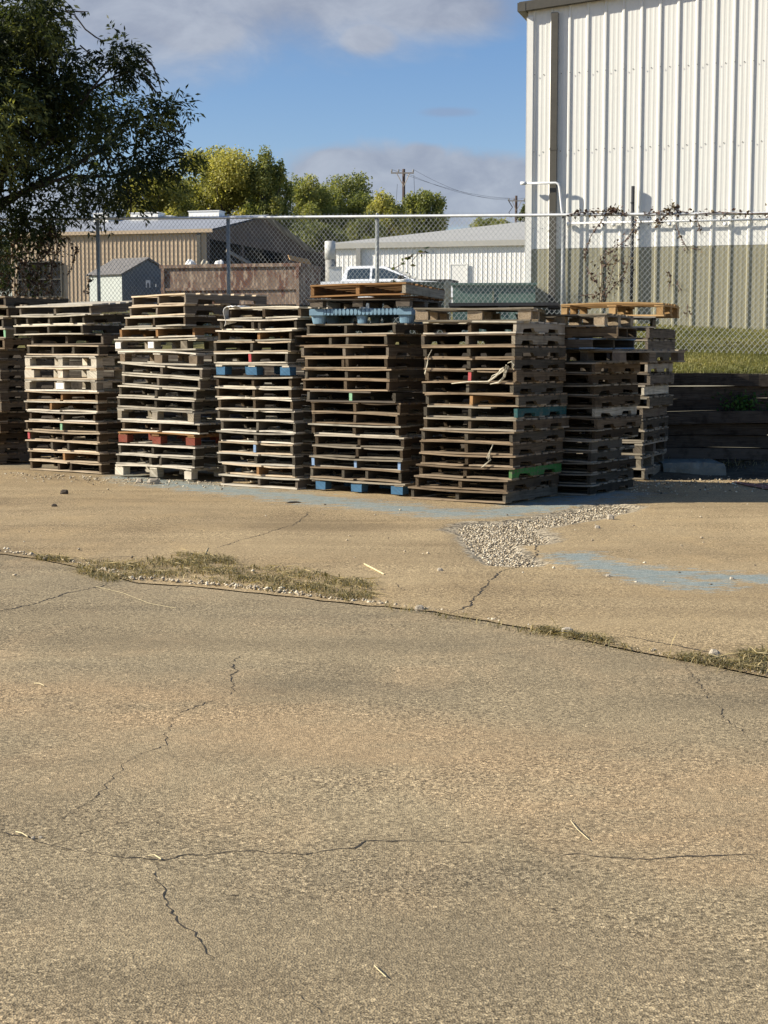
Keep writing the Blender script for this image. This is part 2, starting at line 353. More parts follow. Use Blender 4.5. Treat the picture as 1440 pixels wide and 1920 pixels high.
RUST = [([(-200, 1285), (100, 1305), (450, 1345), (800, 1400), (1100, 1440), (1500, 1480)], .34), ([(1150, 1500), (1440, 1580)], .3)]
SOOT = [([(-100, 1690), (250, 1660), (600, 1700), (900, 1790), (1300, 1830)], .22), ([(-50, 1085), (250, 1110), (700, 1160), (1100, 1225), (1500, 1310)], .45), ([(100, 1255), (420, 1262), (760, 1300)], .22), ([(650, 1640), (1000, 1640)], .12)]
RUSTW = [([(gp(x, y).x, gp(x, y).y) for x, y in c], w) for c, w in RUST]; SOOTW = [([(gp(x, y).x, gp(x, y).y) for x, y in c], w) for c, w in SOOT]
def m_concrete(name, c_lo, c_hi, warm, paint=False):
    t = NT(name); p = t.coord('Object')
    big = t.noise(t.mapping(p, (1, .55, 1), (0, 0, .25)), .55, 5, .6, .6); mid = t.noise(t.mapping(p, (1, .5, 1)), 2.2, 5, .62, .4); fine = t.noise(p, 70, 4, .7)
    v = t.n('TexVoronoi'); t.put(v.inputs['Vector'], p); v.inputs['Scale'].default_value = 165
    cell = t.n('SeparateColor', {0: v.outputs['Color']})
    v2 = t.n('TexVoronoi'); t.put(v2.inputs['Vector'], p); v2.inputs['Scale'].default_value = 95
    cell2 = t.n('SeparateColor', {0: v2.outputs['Color']})
    band = t.noise(t.mapping(p, (.22, 1.1, 1), (0, 0, -.12)), 1.0, 4, .55, .8)
    big = t.math('ADD', t.math('MULTIPLY', big, .45), t.math('MULTIPLY', band, .55))
    col = t.mix(t.rng(big, .36, .62), c_lo, c_hi)
    col = t.mix(t.math('MULTIPLY', t.rng(mid, .40, .70, 0, .6), t.rng(t.noise(t.mapping(p, (.3, 1.3, 1), (0, 0, -.1)), .9, 3, .5), .42, .56)), col, warm)
    col = t.mix(t.rng(big, .30, .45, .45, 0), col, [x*.66 for x in c_lo])
    if not paint:
        wn = t.noise(t.mapping(p, (.8, 2.2, 1)), 1.6, 5, .62)
        col = t.mix(t.math('MULTIPLY', t.attr('rusty'), t.rng(wn, .3, .62, .15, .75)), col, (.385, .272, .148))
        col = t.mix(t.math('MULTIPLY', t.attr('sooty'), t.rng(wn, .34, .66, .1, .45)), col, (.195, .158, .098))
    val = t.rng(cell.outputs[0], 0, 1, .50, 1.48, False)
    val = t.math('MULTIPLY', val, t.rng(cell2.outputs[1], 0, 1, .66, 1.32, False))
    val = t.math('MULTIPLY', val, t.rng(fine, .25, .75, .78, 1.2, False))
    # a few dark and pale chips of aggregate
    val = t.math('MULTIPLY', val, t.rng(cell.outputs[2], .0, .12, .40, 1.0, False))
    val = t.math('ADD', val, t.rng(cell2.outputs[2], .90, 1.0, 0, .7, False))
    k = t.rng(t.noise(t.mapping(p, (.5, 1.1, 1)), 1.3, 4, .6), .36, .62, .62, 1.12)
    val = t.math('ADD', 1.0, t.math('MULTIPLY', t.math('SUBTRACT', val, 1.0), k))
    col = t.n('HueSaturation', {'Color': col, 'Value': val}).outputs[0]
    hgt = t.math('ADD', t.math('MULTIPLY', v.outputs['Distance'], .8), t.math('MULTIPLY', fine, .9))
    if paint:
        pm = t.attr('paint'); gm = t.attr('gravel'); rm = t.attr('grime')
        nn = t.noise(t.mapping(p, (1, 2.4, 1), (0, 0, .2)), 2.6, 7, .66, .5); n3 = t.noise(t.mapping(p, (1, 2.2, 1), (0, 0, -.15)), 11, 6, .7)
        k = t.math('ADD', pm, t.math('ADD', t.math('MULTIPLY', t.math('SUBTRACT', nn, .5), 1.9), t.math('MULTIPLY', t.math('SUBTRACT', n3, .5), 1.7)))
        f = t.rng(k, .50, .90, 0, .85)
        pc = t.mix(t.rng(n3, .35, .65), (.165, .225, .225), (.275, .315, .295))
        pc = t.n('HueSaturation', {'Color': pc, 'Value': t.rng(val, .5, 1.5, .82, 1.2, False)}).outputs[0]
        col = t.mix(f, col, pc)
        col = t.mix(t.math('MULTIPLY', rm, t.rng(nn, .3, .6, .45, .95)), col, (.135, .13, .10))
        gv = t.n('TexVoronoi'); t.put(gv.inputs['Vector'], p); gv.inputs['Scale'].default_value = 34
        gc = t.n('SeparateColor', {0: gv.outputs['Color']}).outputs[0]
        gcol = t.mix(t.rng(gc, .1, .9), (.12, .10, .07), (.48, .40, .27))
        gf = t.rng(t.math('ADD', gm, t.math('MULTIPLY', t.math('SUBTRACT', nn, .5), .5)), .46, .56)
        col = t.mix(gf, col, gcol)
        hgt = t.math('ADD', hgt, t.math('MULTIPLY', t.math('MULTIPLY', gf, gv.outputs['Distance']), 2.0))
    t.bsdf(col, .92, t.bump(hgt, .006, .55), spec=.2)
    return t.m
M['slab'] = m_concrete('exposed_aggregate_concrete', (.228, .178, .104), (.335, .263, .153), (.385, .280, .156))
M['apron'] = m_concrete('tan_weathered_concrete', (.275, .202, .109), (.385, .289, .158), (.41, .295, .15), True)
def m_soil(name, a, b, sc=3):
    t = NT(name); p = t.coord('Object'); n = t.noise(p, sc, 6, .65); n2 = t.noise(p, sc*14, 4, .7)
    col = t.mix(t.rng(t.math('ADD', t.math('MULTIPLY', n, .6), t.math('MULTIPLY', n2, .4)), .38, .62), a, b)
    t.bsdf(col, .95, t.bump(n2, .03, .6), spec=.1); return t.m
M['soil'] = m_soil('brown_soil', (.06, .048, .032), (.16, .125, .08))
M['turf'] = m_soil('dry_turf', (.085, .082, .028), (.19, .165, .065), 2.0)

def grid(name, xs, yfun, nv, zfun, mat, attrs=None, yend=None):
    vs = []; A = {k: [] for k in (attrs or {})}
    for j in range(nv+1):
        for X in xs:
            Y = yfun(X, j/nv); vs.append((X, Y, zfun(X, Y)))
            for k, fn in (attrs or {}).items(): A[k].append(fn(X, Y))
    n = len(xs); fs = [(j*n+i, j*n+i+1, (j+1)*n+i+1, (j+1)*n+i) for j in range(nv) for i in range(n-1)]
    me = np_mesh(name, np.array(vs), np.array(fs), smooth=True)
    for k, v in A.items(): me.attributes.new(k, 'FLOAT', 'POINT').data.foreach_set('value', np.array(v, dtype=np.float32))
    return link(name, me, mat)
xs = [-60, -40, -25, -16]+[round(-11+.1*i, 2) for i in range(200)]+[9.5, 12, 16, 25, 40, 60]
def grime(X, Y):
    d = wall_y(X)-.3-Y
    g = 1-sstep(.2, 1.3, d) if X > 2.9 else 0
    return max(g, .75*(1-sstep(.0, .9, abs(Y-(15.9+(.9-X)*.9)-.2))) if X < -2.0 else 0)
tag(grid('concrete_apron', xs, lambda X, v: lerp(joint_y(X)+.004+.010*max(0, math.sin(X*7.1)*math.sin(X*17.3+2)), wall_y(X)+.05, v**1.15), 150,
         lambda X, Y: und(X, Y)-.035*sstep(.5, .8, chains(GRAVW, X, Y)), M['apron'],
         {'paint': lambda X, Y: chains(PAINTW, X, Y), 'gravel': lambda X, Y: chains(GRAVW, X, Y), 'grime': grime}), kind='structure')
tag(grid('pavement', xs, lambda X, v: lerp(-14, joint_y(X)-.004-.010*max(0, math.sin(X*5.3+1)*math.sin(X*21.3)), v**.6), 170, lambda X, Y: und(X, Y)-.005, M['slab'], {'rusty': lambda X, Y: min(1, 1.6*chains(RUSTW, X, Y)), 'sooty': lambda X, Y: min(1, 1.5*chains(SOOTW, X, Y))}), kind='structure')
bx = [-400, -200, -100, -61, 0, 61, 100, 200, 400]
tag(grid('ground', bx, lambda X, v: lerp(-60, wall_y(max(-60, min(60, X)))+.2, v), 4, lambda X, Y: -.09, M['soil']), kind='structure')
mb = MB()
for i in range(200):
    xa, xb = -11+.1*i, -10.9+.1*i; mb.face([(xa, joint_y(xa)-.08, und(xa, joint_y(xa))-.016), (xb, joint_y(xb)-.08, und(xb, joint_y(xb))-.016), (xb, joint_y(xb)+.08, und(xb, joint_y(xb))-.012), (xa, joint_y(xa)+.08, und(xa, joint_y(xa))-.012)], tint=.5)
tag(mb.build('joint_soil', M['soil'], fix=False), kind='structure')
def terr(X, Y):
    s = Y-wall_y(X); z0 = wall_top(X)-.02
    if s < 6: z = z0+.123*s
    else: z = z0+.74+.035*(min(s, 180)-6)
    return z+.02*math.sin(X*1.3)*math.sin(Y*.9)*sstep(.3, 2, s)
tx = [-400, -200, -120, -80, -60, -45, -30, -22]+[-16+.8*i for i in range(36)]+[14, 18, 25, 35, 50, 80, 120, 200, 400]
tag(grid('terrain', tx, lambda X, v: wall_y(max(-22, min(40, X)))+.06+(v*30 if v < .3 else 9+((v-.3)/.7)**2.6*700), 60,
         lambda X, Y: terr(max(-22, min(40, X)), Y), M['turf']), kind='structure')

# cracks: thin jagged ribbons of dark soil lying in the concrete
def crack(pts, w, seed, z=.0016, apron=False):
    r = random.Random(seed); P = [gp(*p) for p in pts]; mb = MB(); L = []
    for a, b in zip(P, P[1:]):
        n = max(2, int((b-a).length/.022))
        for i in range(n): L.append(a.lerp(b, i/n))
    L.append(P[-1]); prev = None; off = 0
    for i, p in enumerate(L):
        d = (L[min(i+1, len(L)-1)]-L[max(i-1, 0)]).normalized(); nrm = Vector((-d.y, d.x, 0))
        off = off*.7+r.uniform(-.012, .012)
        ww = .68*w*max(.40, r.gauss(.6, .3)+.3*math.sin(i*.23+seed))*min(1, .25+i*.1, .25+(len(L)-1-i)*.1)
        q = p+nrm*off
        zz = und(q.x, q.y)+(z if apron else z-.005)
        cur = (Vector((q.x+nrm.x*ww/2, q.y+nrm.y*ww/2, zz)), Vector((q.x-nrm.x*ww/2, q.y-nrm.y*ww/2, zz)))
        if prev: mb.face([prev[1], cur[1], cur[0], prev[0]])
        prev = cur
    return tag(mb.build('pavement_crack', M['crackfill'], fix=False), kind='structure')
crack([(-20, 1555), (60, 1571), (130, 1586), (235, 1607), (290, 1606), (310, 1607), (350, 1597), (480, 1589), (560, 1597), (600, 1588), (660, 1582), (690, 1572), (760, 1567), (830, 1570), (945, 1571)], .011, 1)
crack([(985, 1582), (1040, 1597), (1130, 1600), (1230, 1605), (1290, 1605), (1350, 1602), (1440, 1600)], .012, 2)
crack([(296, 1612), (288, 1640), (306, 1665), (306, 1698), (330, 1725), (362, 1750), (378, 1775), (392, 1790), (400, 1812)], .008, 3)
crack([(460, 1227), (430, 1243), (440, 1258), (437, 1290), (430, 1303)], .011, 4)
crack([(430, 1303), (330, 1338), (305, 1395), (240, 1425), (205, 1460), (180, 1490), (120, 1530), (95, 1556)], .006, 5)
crack([(535, 1840), (560, 1852), (585, 1880), (612, 1905)], .008, 6)
crack([(-10, 1143), (60, 1130), (130, 1108), (190, 1095), (205, 1088)], .022, 7)
crack([(0, 1408), (38, 1408)], .01, 8)
crack([(1288, 1240), (1290, 1255), (1310, 1275), (1330, 1300), (1345, 1320), (1362, 1340), (1420, 1385)], .006, 9)
crack([(300, 1105), (330, 1098), (352, 1089)], .01, 10)
crack([(845, 1152), (880, 1138), (893, 1120), (912, 1100), (925, 1085), (945, 1072), (975, 1064), (985, 1053), (1004, 1040), (1008, 1018)], .022, 11, apron=True)
crack([(400, 1030), (440, 1018), (495, 1003), (520, 995), (550, 985), (565, 972), (585, 957)], .014, 12, apron=True)
crack([(0, 1033), (60, 1042), (140, 1050), (200, 1043), (300, 1040)], .02, 13, apron=True)
crack([(740, 1095), (760, 1110), (700, 1108)], .01, 14, apron=True)
crack([(1130, 1203), (1180, 1198), (1240, 1210), (1330, 1225), (1400, 1236)], .02, 15, apron=True)
crack([(0, 915), (45, 912)], .01, 16, apron=True)

# ------------------------------------------------------------------ blades, stones, leaves as bulk meshes
def blades(P, h, w, rng, lean=.5, curl=.5):
    """P (N,3) base points -> two-segment grass blades"""
    N = len(P); az = rng.uniform(0, 2*np.pi, N); H = h*rng.uniform(.5, 1.25, N); ln = rng.uniform(.1, 1, N)*lean
    d = np.stack([np.cos(az), np.sin(az), np.zeros(N)], 1); s = np.stack([-np.sin(az), np.cos(az), np.zeros(N)], 1)*(w*rng.uniform(.6, 1.3, N))[:, None]
    up = np.array([0, 0, 1.0])
    m = P+d*(H*ln*.4)[:, None]+up*(H*.6)[:, None]; tp = P+d*(H*ln*(1+curl))[:, None]+up*(H*(1-.45*ln))[:, None]
    V = np.stack([P-s, P+s, m+s*.8, m-s*.8, tp+s*.1, tp-s*.1], 1).reshape(-1, 3)
    b = (np.arange(N)*6)[:, None]
    Fq = np.concatenate([b+np.array([[0, 1, 2, 3]]), b+np.array([[3, 2, 4, 5]])], 0)
    t = rng.uniform(0, 1, N); return V, Fq, np.concatenate([t, t])
def leaves(C, size, aspect, rng, tint=None, updir=.3, sizevar=.35, axis=None):
    """rhombic leaves at C; axis optional (N,3) leaf direction"""
    N = len(C)
    if axis is None: axis = rng.normal(size=(N, 3)); axis[:, 2] -= .3
    axis = axis/np.linalg.norm(axis, axis=1)[:, None]
    nr = rng.normal(size=(N, 3)); nr[:, 2] += updir*2
    sd = np.cross(axis, nr); sd /= np.linalg.norm(sd, axis=1)[:, None]+1e-9
    nn = np.cross(sd, axis)
    L = (size*rng.uniform(1-sizevar, 1+sizevar, N))[:, None]; W = L*aspect
    a = C; b = C+axis*L*.45+sd*W*.5+nn*L*.06; c = C+axis*L; d = C+axis*L*.45-sd*W*.5+nn*L*.06
    V = np.stack([a, b, c, d], 1).reshape(-1, 3); Fq = np.arange(4*N).reshape(N, 4)
    return V, Fq, (rng.uniform(0, 1, N) if tint is None else tint)
def stones(P, size, rng):
    """little irregular six-sided stones"""
    ico = np.array([[0, 0, 1], [.9, 0, .1], [.3, .85, .0], [-.75, .5, .05], [-.7, -.55, 0], [.3, -.85, .08], [0, 0, -.6]])
    fs = np.array([[0, 1, 2], [0, 2, 3], [0, 3, 4], [0, 4, 5], [0, 5, 1], [6, 2, 1], [6, 3, 2], [6, 4, 3], [6, 5, 4], [6, 1, 5]])
    N = len(P); S = (size*rng.uniform(.4, 1.3, N)**1.4)[:, None, None]*rng.uniform(.7, 1.3, (N, 1, 3)); S[:, :, 2] *= .7
    az = rng.uniform(0, 6.28, N); c, s = np.cos(az)[:, None], np.sin(az)[:, None]
    V = ico[None]*S*(1+rng.uniform(-.25, .25, (N, 7, 1)))
    V = np.stack([V[..., 0]*c-V[..., 1]*s, V[..., 0]*s+V[..., 1]*c, V[..., 2]], -1)+P[:, None, :]
    Fq = (np.arange(N)*7)[:, None, None]+fs[None]
    return V.reshape(-1, 3), Fq.reshape(-1, 3), np.repeat(rng.uniform(0, 1, N), 10)
def m_stones():
    t = NT('mixed_gravel'); tint = t.attr('tint'); col = t.mix(t.rng(tint, 0, .6), (.13, .105, .072), (.47, .385, .26)); col = t.mix(t.rng(tint, .6, 1), col, (.70, .62, .46))
    n = t.noise(t.coord('Object'), 60, 4, .6); col = t.n('HueSaturation', {'Color': col, 'Value': t.rng(n, .3, .7, .8, 1.2)}).outputs[0]
    t.bsdf(col, .9, t.bump(n, .004, .5), spec=.2); return t.m
M['gravel'] = m_stones()

rng = np.random.default_rng(3)
# crumbled patch of loose aggregate
pts = []
while len(pts) < 7500:
    px, py = rng.uniform(860, 1175), rng.uniform(940, 1066); g = gp(px, py)
    k = chains(GRAVW, g.x, g.y)
    if k > .47+rng.uniform(-.03, .3)*.6: pts.append((g.x, g.y, und(g.x, g.y)-.028+rng.uniform(0, .012)))
V, Fq, t = stones(np.array(pts), .011, rng)
tag(link('loose_gravel', np_mesh('loose_gravel', V, Fq, t), M['gravel']), 'crumbled patch of loose pale gravel in the broken concrete', 'gravel', kind='stuff')
# chips of stone at the feet of the stacks and along the shaded wall
pts = []
for _ in range(420):
    px = rng.uniform(10, 420); y0 = 886+(px-40)*.043; py = y0+abs(rng.normal(0, 7))+2; g = gp(px, py); pts.append((g.x, g.y, .006))
for _ in range(500):
    px = rng.uniform(1180, 1440); py = rng.normal(905-(px-1180)*.02, 12); g = gp(px, py); pts.append((g.x, g.y, .006))
for _ in range(90):
    px = rng.uniform(20, 1420); py = rng.uniform(905, 1100); g = gp(px, py); pts.append((g.x, g.y, .004))
V, Fq, t = stones(np.array(pts), .014, rng)
tag(link('stone_chips', np_mesh('stone_chips', V, Fq, t), M['gravel']), 'scattered stone chips lying at the feet of the stacks', 'gravel', kind='stuff')
# rubble and soil along the joint
pts = []
for _ in range(900):
    px = rng.uniform(-20, 1460); g = gp(px, joint_px(px)-4-abs(rng.normal(0, 3))); pts.append((g.x, g.y, rng.uniform(-.012, .004)))
V, Fq, t = stones(np.array(pts), .015, rng)
tag(link('joint_rubble', np_mesh('joint_rubble', V, Fq, t), M['gravel']), 'broken concrete crumbs along the joint between the slabs', 'rubble', kind='stuff')

# weeds in the joint
pts = []
def weed(px0, px1, lo, hi, n, spread=1.0):
    for _ in range(n):
        px = rng.uniform(px0, px1); a, b = pl(lo, px), pl(hi, px)
        py = a+(b-a)*rng.beta(1.5, 1.5); q = gp(px, py); k = math.sin(q.x*9)*math.sin(q.y*11+q.x*4)
        if rng.uniform(-1, .55) < k: pts.append((q.x, q.y, und(q.x, q.y)-.006))
weed(145, 700, [(145, 1050), (260, 1046), (330, 1038), (430, 1040), (450, 1058), (560, 1068), (700, 1094)], [(145, 1072), (200, 1090), (330, 1080), (450, 1100), (560, 1115), (640, 1128), (700, 1124)], 6500)
weed(330, 430, [(330, 1036), (430, 1044)], [(330, 1056), (430, 1066)], 900)
weed(68, 128, [(68, 1040), (128, 1046)], [(68, 1048), (128, 1055)], 500)
weed(640, 1440, [(640, 1120), (1440, 1262)], [(640, 1128), (1440, 1268)], 300)
weed(1010, 1140, [(1010, 1180), (1140, 1202)], [(1010, 1187), (1140, 1209)], 500)
weed(1270, 1440, [(1270, 1224), (1360, 1240), (1440, 1240)], [(1270, 1240), (1360, 1254), (1440, 1266)], 450)
weed(1385, 1440, [(1385, 1228), (1440, 1222)], [(1385, 1256), (1440, 1262)], 700)
V, Fq, t = blades(np.array(pts), .048, .003, rng, 2.2, .6)
tag(link('weeds', np_mesh('weeds', V, Fq, t), M['weedblade']), 'strip of dry weeds growing in the pavement joint', 'weeds', kind='stuff')
# dry straw litter on the weeds
pts = np.array(pts)[rng.integers(0, len(pts), 320)]+np.array([0, 0, .03]); ax = rng.normal(size=(320, 3)); ax[:, 2] *= .15
V, Fq, t = leaves(pts, .13, .04, rng, axis=ax)
tag(link('dry_grass_litter', np_mesh('dry_grass_litter', V, Fq, t*.4+.6), M['weedblade']), 'cut dry grass stalks lying over the weeds', 'dry grass', kind='stuff')
# grass bank before the white shed
n = 95000; X = rng.uniform(2.4, 8.6, n); Y = rng.uniform(BACK+.05, 26.6, n); Z = np.array([terr(a, b) for a, b in zip(X, Y)])
V, Fq, t = blades(np.stack([X, Y, Z-.01], 1), .075, .0042, rng, 1.3, .6)
hue = np.array([.5+.5*math.sin(a*1.7+b*.6)*math.sin(b*1.9-a*.4) for a, b in zip(X, Y)]); hue = np.concatenate([hue, hue])
tag(link('bank_grass', np_mesh('bank_grass', V, Fq, np.clip(t*.6+hue*.4, 0, 1)), M['grassblade']), 'dry olive grass on the bank above the timber wall', 'grass', kind='stuff')
# ------------------------------------------------------------------ pallets
PW, LY = 1.2, 1.15
def top_deck(seed, kind=0, z=.105, n_mid=5, th=.016):
    r = random.Random(seed); mb = MB(); e = r.uniform(0, .012)
    def bd(y0, y1, x0=-PW/2, x1=PW/2, **k): mb.plank(x0+r.uniform(-.008, .012), x1+r.uniform(-.012, .008), y0, y1, z, z+th, 'x', 9, .0045, seed=r.random(), **k)
    if kind == 0: bd(-.5-e, -.37)
    elif kind == 1: bd(-.5-e, -.385, -PW/2, .05); bd(-.49, -.36, .08, PW/2, bow=-.006)      # split lead board
    elif kind == 2: bd(-.5-e, -.37, bow=.012)
    elif kind == 3: bd(-.515, -.36, -PW/2-.02, PW/2+.04, bow=-.008)
    elif kind == 4: bd(-.5, -.38, -PW/2+.05, .28)                                           # lead board broken short
    ys = [-.5+.15+i*(.70/n_mid) for i in range(n_mid)]
    for i, y in enumerate(ys):
        if kind in (1, 4) and r.random() < .25: continue
        bd(y+.02, y+.02+.70/n_mid*r.uniform(.62, .8))
    bd(.37, .5+e)
    return mb.mesh('top_deck')
def bottom_deck(seed, kind=0):
    r = random.Random(seed); mb = MB()
    def bd(y0, y1, x0=-PW/2, x1=PW/2, **k): mb.plank(x0+r.uniform(-.008, .012), x1+r.uniform(-.012, .008), y0, y1, 0, .0155, 'x', 9, .004, seed=r.random(), **k)
    if kind == 0: bd(-.5-r.uniform(-.01, .02), -.37)
    elif kind == 1: bd(-.46, -.35)
    elif kind == 2: bd(-.5, -.38, -PW/2, -.02); bd(-.5, -.36, .03, PW/2, bow=.006)
    bd(-.06, .06)
    if r.random() < .5: bd(.16, .26)
    bd(.37, .5)
    return mb.mesh('bottom_deck')
def stringer(seed, notch=True, broken=False):
    r = random.Random(seed); z0, z1, t = .0165, .1045, .019+r.uniform(-.002, .002); o = lambda s=.004: r.uniform(-s, s)
    end = .5 if not broken else .18
    p = [(-.5+o(), z0)]
    if notch:
        for c in (-.255, .255):
            if c > end-.1: continue
            p += [(c-.118+o(.02), z0), (c-.098+o(), z0+.036+o(.006)), (c+.098+o(), z0+.036+o(.006)), (c+.118+o(.02), z0)]
    p += [(end, z0), (end+o(), (z0+z1)/2), (end+o(.02 if broken else .004), z1)]
    for k in range(1, 8): p.append((lerp(end, -.5, k/8), z1+o(.0008)))
    p.append((-.5+o(), z1))
    mb = MB(); mb.extrude(p, 'x', -t, t, r.random(), grain='y'); return mb.mesh('stringer')
def block(seed):
    r = random.Random(seed); mb = MB(); q = lambda: r.uniform(-.006, .006)
    v = [(sx*.5+q()*1.5, sy*.055+q(), z) for z in (.019, .107) for sy in (-1, 1) for sx in (-1, 1)]; o = r.random()*40
    mb.poly(v, [(0, 2, 3, 1), (4, 5, 7, 6), (0, 1, 5, 4), (2, 6, 7, 3), (0, 4, 6, 2), (1, 3, 7, 5)], r.random(), lambda p: (p[1]*1+o, p[0]*.1+p[2]+o)); return mb.mesh('block')
TOP = {k: [top_deck(100+10*k+i, k, n_mid=5+i % 2) for i in range(4)] for k in range(5)}
TOPB = [top_deck(300+i, k, z=.1255, n_mid=6) for i, k in enumerate((0, 0, 2, 3))]
BOT = {k: [bottom_deck(200+10*k+i, k) for i in range(3)] for k in range(3)}
STR = [stringer(i) for i in range(8)]; STRN = [stringer(20+i, False) for i in range(3)]; STRB = [stringer(30+i, True, True) for i in range(2)]
BLK = [block(i) for i in range(6)]
def block_ties(seed):
    r = random.Random(seed); mb = MB()
    for x in (-.545, 0, .545): mb.plank(x-.055, x+.055, -.5, .5, .1075, .125, 'y', 6, .003, seed=r.random())
    return mb.mesh('deck_tie')
def block_base(seed):
    r = random.Random(seed); mb = MB()
    for y in (-.445, 0, .445): mb.plank(-.6, .6, y-.055, y+.055, 0, .0185, 'x', 9, .003, seed=r.random())
    return mb.mesh('bottom_deck')
TIES = [block_ties(i) for i in range(3)]; BASE = [block_base(i) for i in range(3)]

ORD = 'bottom second third fourth fifth sixth seventh eighth ninth tenth eleventh twelfth thirteenth fourteenth fifteenth sixteenth seventeenth eighteenth'.split()
LOOK = {'grey': 'weathered grey', 'brown': 'weathered brown', 'pale': 'bleached pale', 'dark': 'dark old', 'new': 'fresh orange', 'stained': 'orange-brown', 'tan': 'sun-bleached tan', 'ash': 'pale ash-grey', 'umber': 'weathered brown'}
def pallet(kind, deck, side, p, W, yaw, zs, seed, o):
    """one pallet standing with its base centre at p; o holds the special features"""
    r = random.Random(seed)
    root = empty('wooden_pallet', p); root.rotation_euler = (R(o.get('pitch', 0)), R(o.get('roll', 0)), -R(yaw))
    sx = W/PW
    if o.get('turn'): root.rotation_euler[2] += R(90)
    def put(name, me, mat, x=0, y=0, s=None, rz=0):
        c = link(name, me, mat, root, (x, y, 0)); c.scale = s or (sx, LY, zs)
        if rz: c.rotation_euler[2] = rz
        return c
    if kind == 's':
        put('top_deck', r.choice(TOP[o.get('top', r.choice((0, 0, 0, 1, 2, 3)))]), M[deck])
        put('bottom_deck', r.choice(BOT[o.get('bot', r.choice((0, 0, 1, 2)))]), M[o.get('botmat', deck)])
        fr = o.get('m', (.5,)); ms = o.get('sm', {})
        for i, f in enumerate((.018, *fr, .982)):
            last = i == len(fr)+1
            if i not in ms and not (last and o.get('keepside')): ms = {**ms, i: ({'grey': 'greyM', 'brown': 'brownM', 'pale': 'greyM'} if o.get('mid') and last else {'grey': 'greyS', 'brown': 'brownS', 'pale': 'greyS'}).get(side, side)}  # inner stringers get the shade-darkened wood, some outer ones the half-dark copy
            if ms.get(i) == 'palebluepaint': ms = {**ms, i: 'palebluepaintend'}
            me = r.choice(STRB) if (last and o.get('broken')) else r.choice(STRN if o.get('solid') else STR)
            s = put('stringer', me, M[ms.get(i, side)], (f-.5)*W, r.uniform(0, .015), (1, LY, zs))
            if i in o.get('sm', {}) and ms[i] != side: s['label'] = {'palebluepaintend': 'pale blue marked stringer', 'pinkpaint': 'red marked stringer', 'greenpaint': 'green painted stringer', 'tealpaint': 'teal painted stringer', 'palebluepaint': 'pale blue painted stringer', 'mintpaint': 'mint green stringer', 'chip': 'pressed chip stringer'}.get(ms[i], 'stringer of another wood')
    else:
        put('top_deck', r.choice(TOPB), M[deck]); put('deck_tie', r.choice(TIES), M[deck])
        if not o.get('nobase'): put('bottom_deck', r.choice(BASE), M[o.get('botmat', deck)])
        bl = o.get('b', ((.06, .10), (.5, .10), (.94, .10)))
        for f, w in bl:
            for y in (-.44, 0, .44):
                b = put('block', r.choice(BLK), M[side], (f-.5)*W+r.uniform(-.006, .006), y*LY-(.01 if y < 0 else 0), (w*W, 1, zs))
                if y < -.3 and o.get('paper') and any(abs(f-q) < .02 for q in o['paper']):
                    pm = MB(); pm.face([(-.42, -.0625, .03), (.42, -.0625, .03), (.42, -.0625, .1), (-.42, -.0625, .1)], tint=.5)
                    pp = pm.build('paper_label', M['paper'], b)
                    im = MB()
                    for q in range(4): im.face([(-.25+.04*q, -.0636, .05+.011*q), (.22-.06*(q % 2), -.0636, .05+.011*q), (.22-.06*(q % 2), -.0636, .053+.011*q), (-.25+.04*q, -.0636, .053+.011*q)], tint=.5)
                    im.build('print', M['ink'], b)
    return root

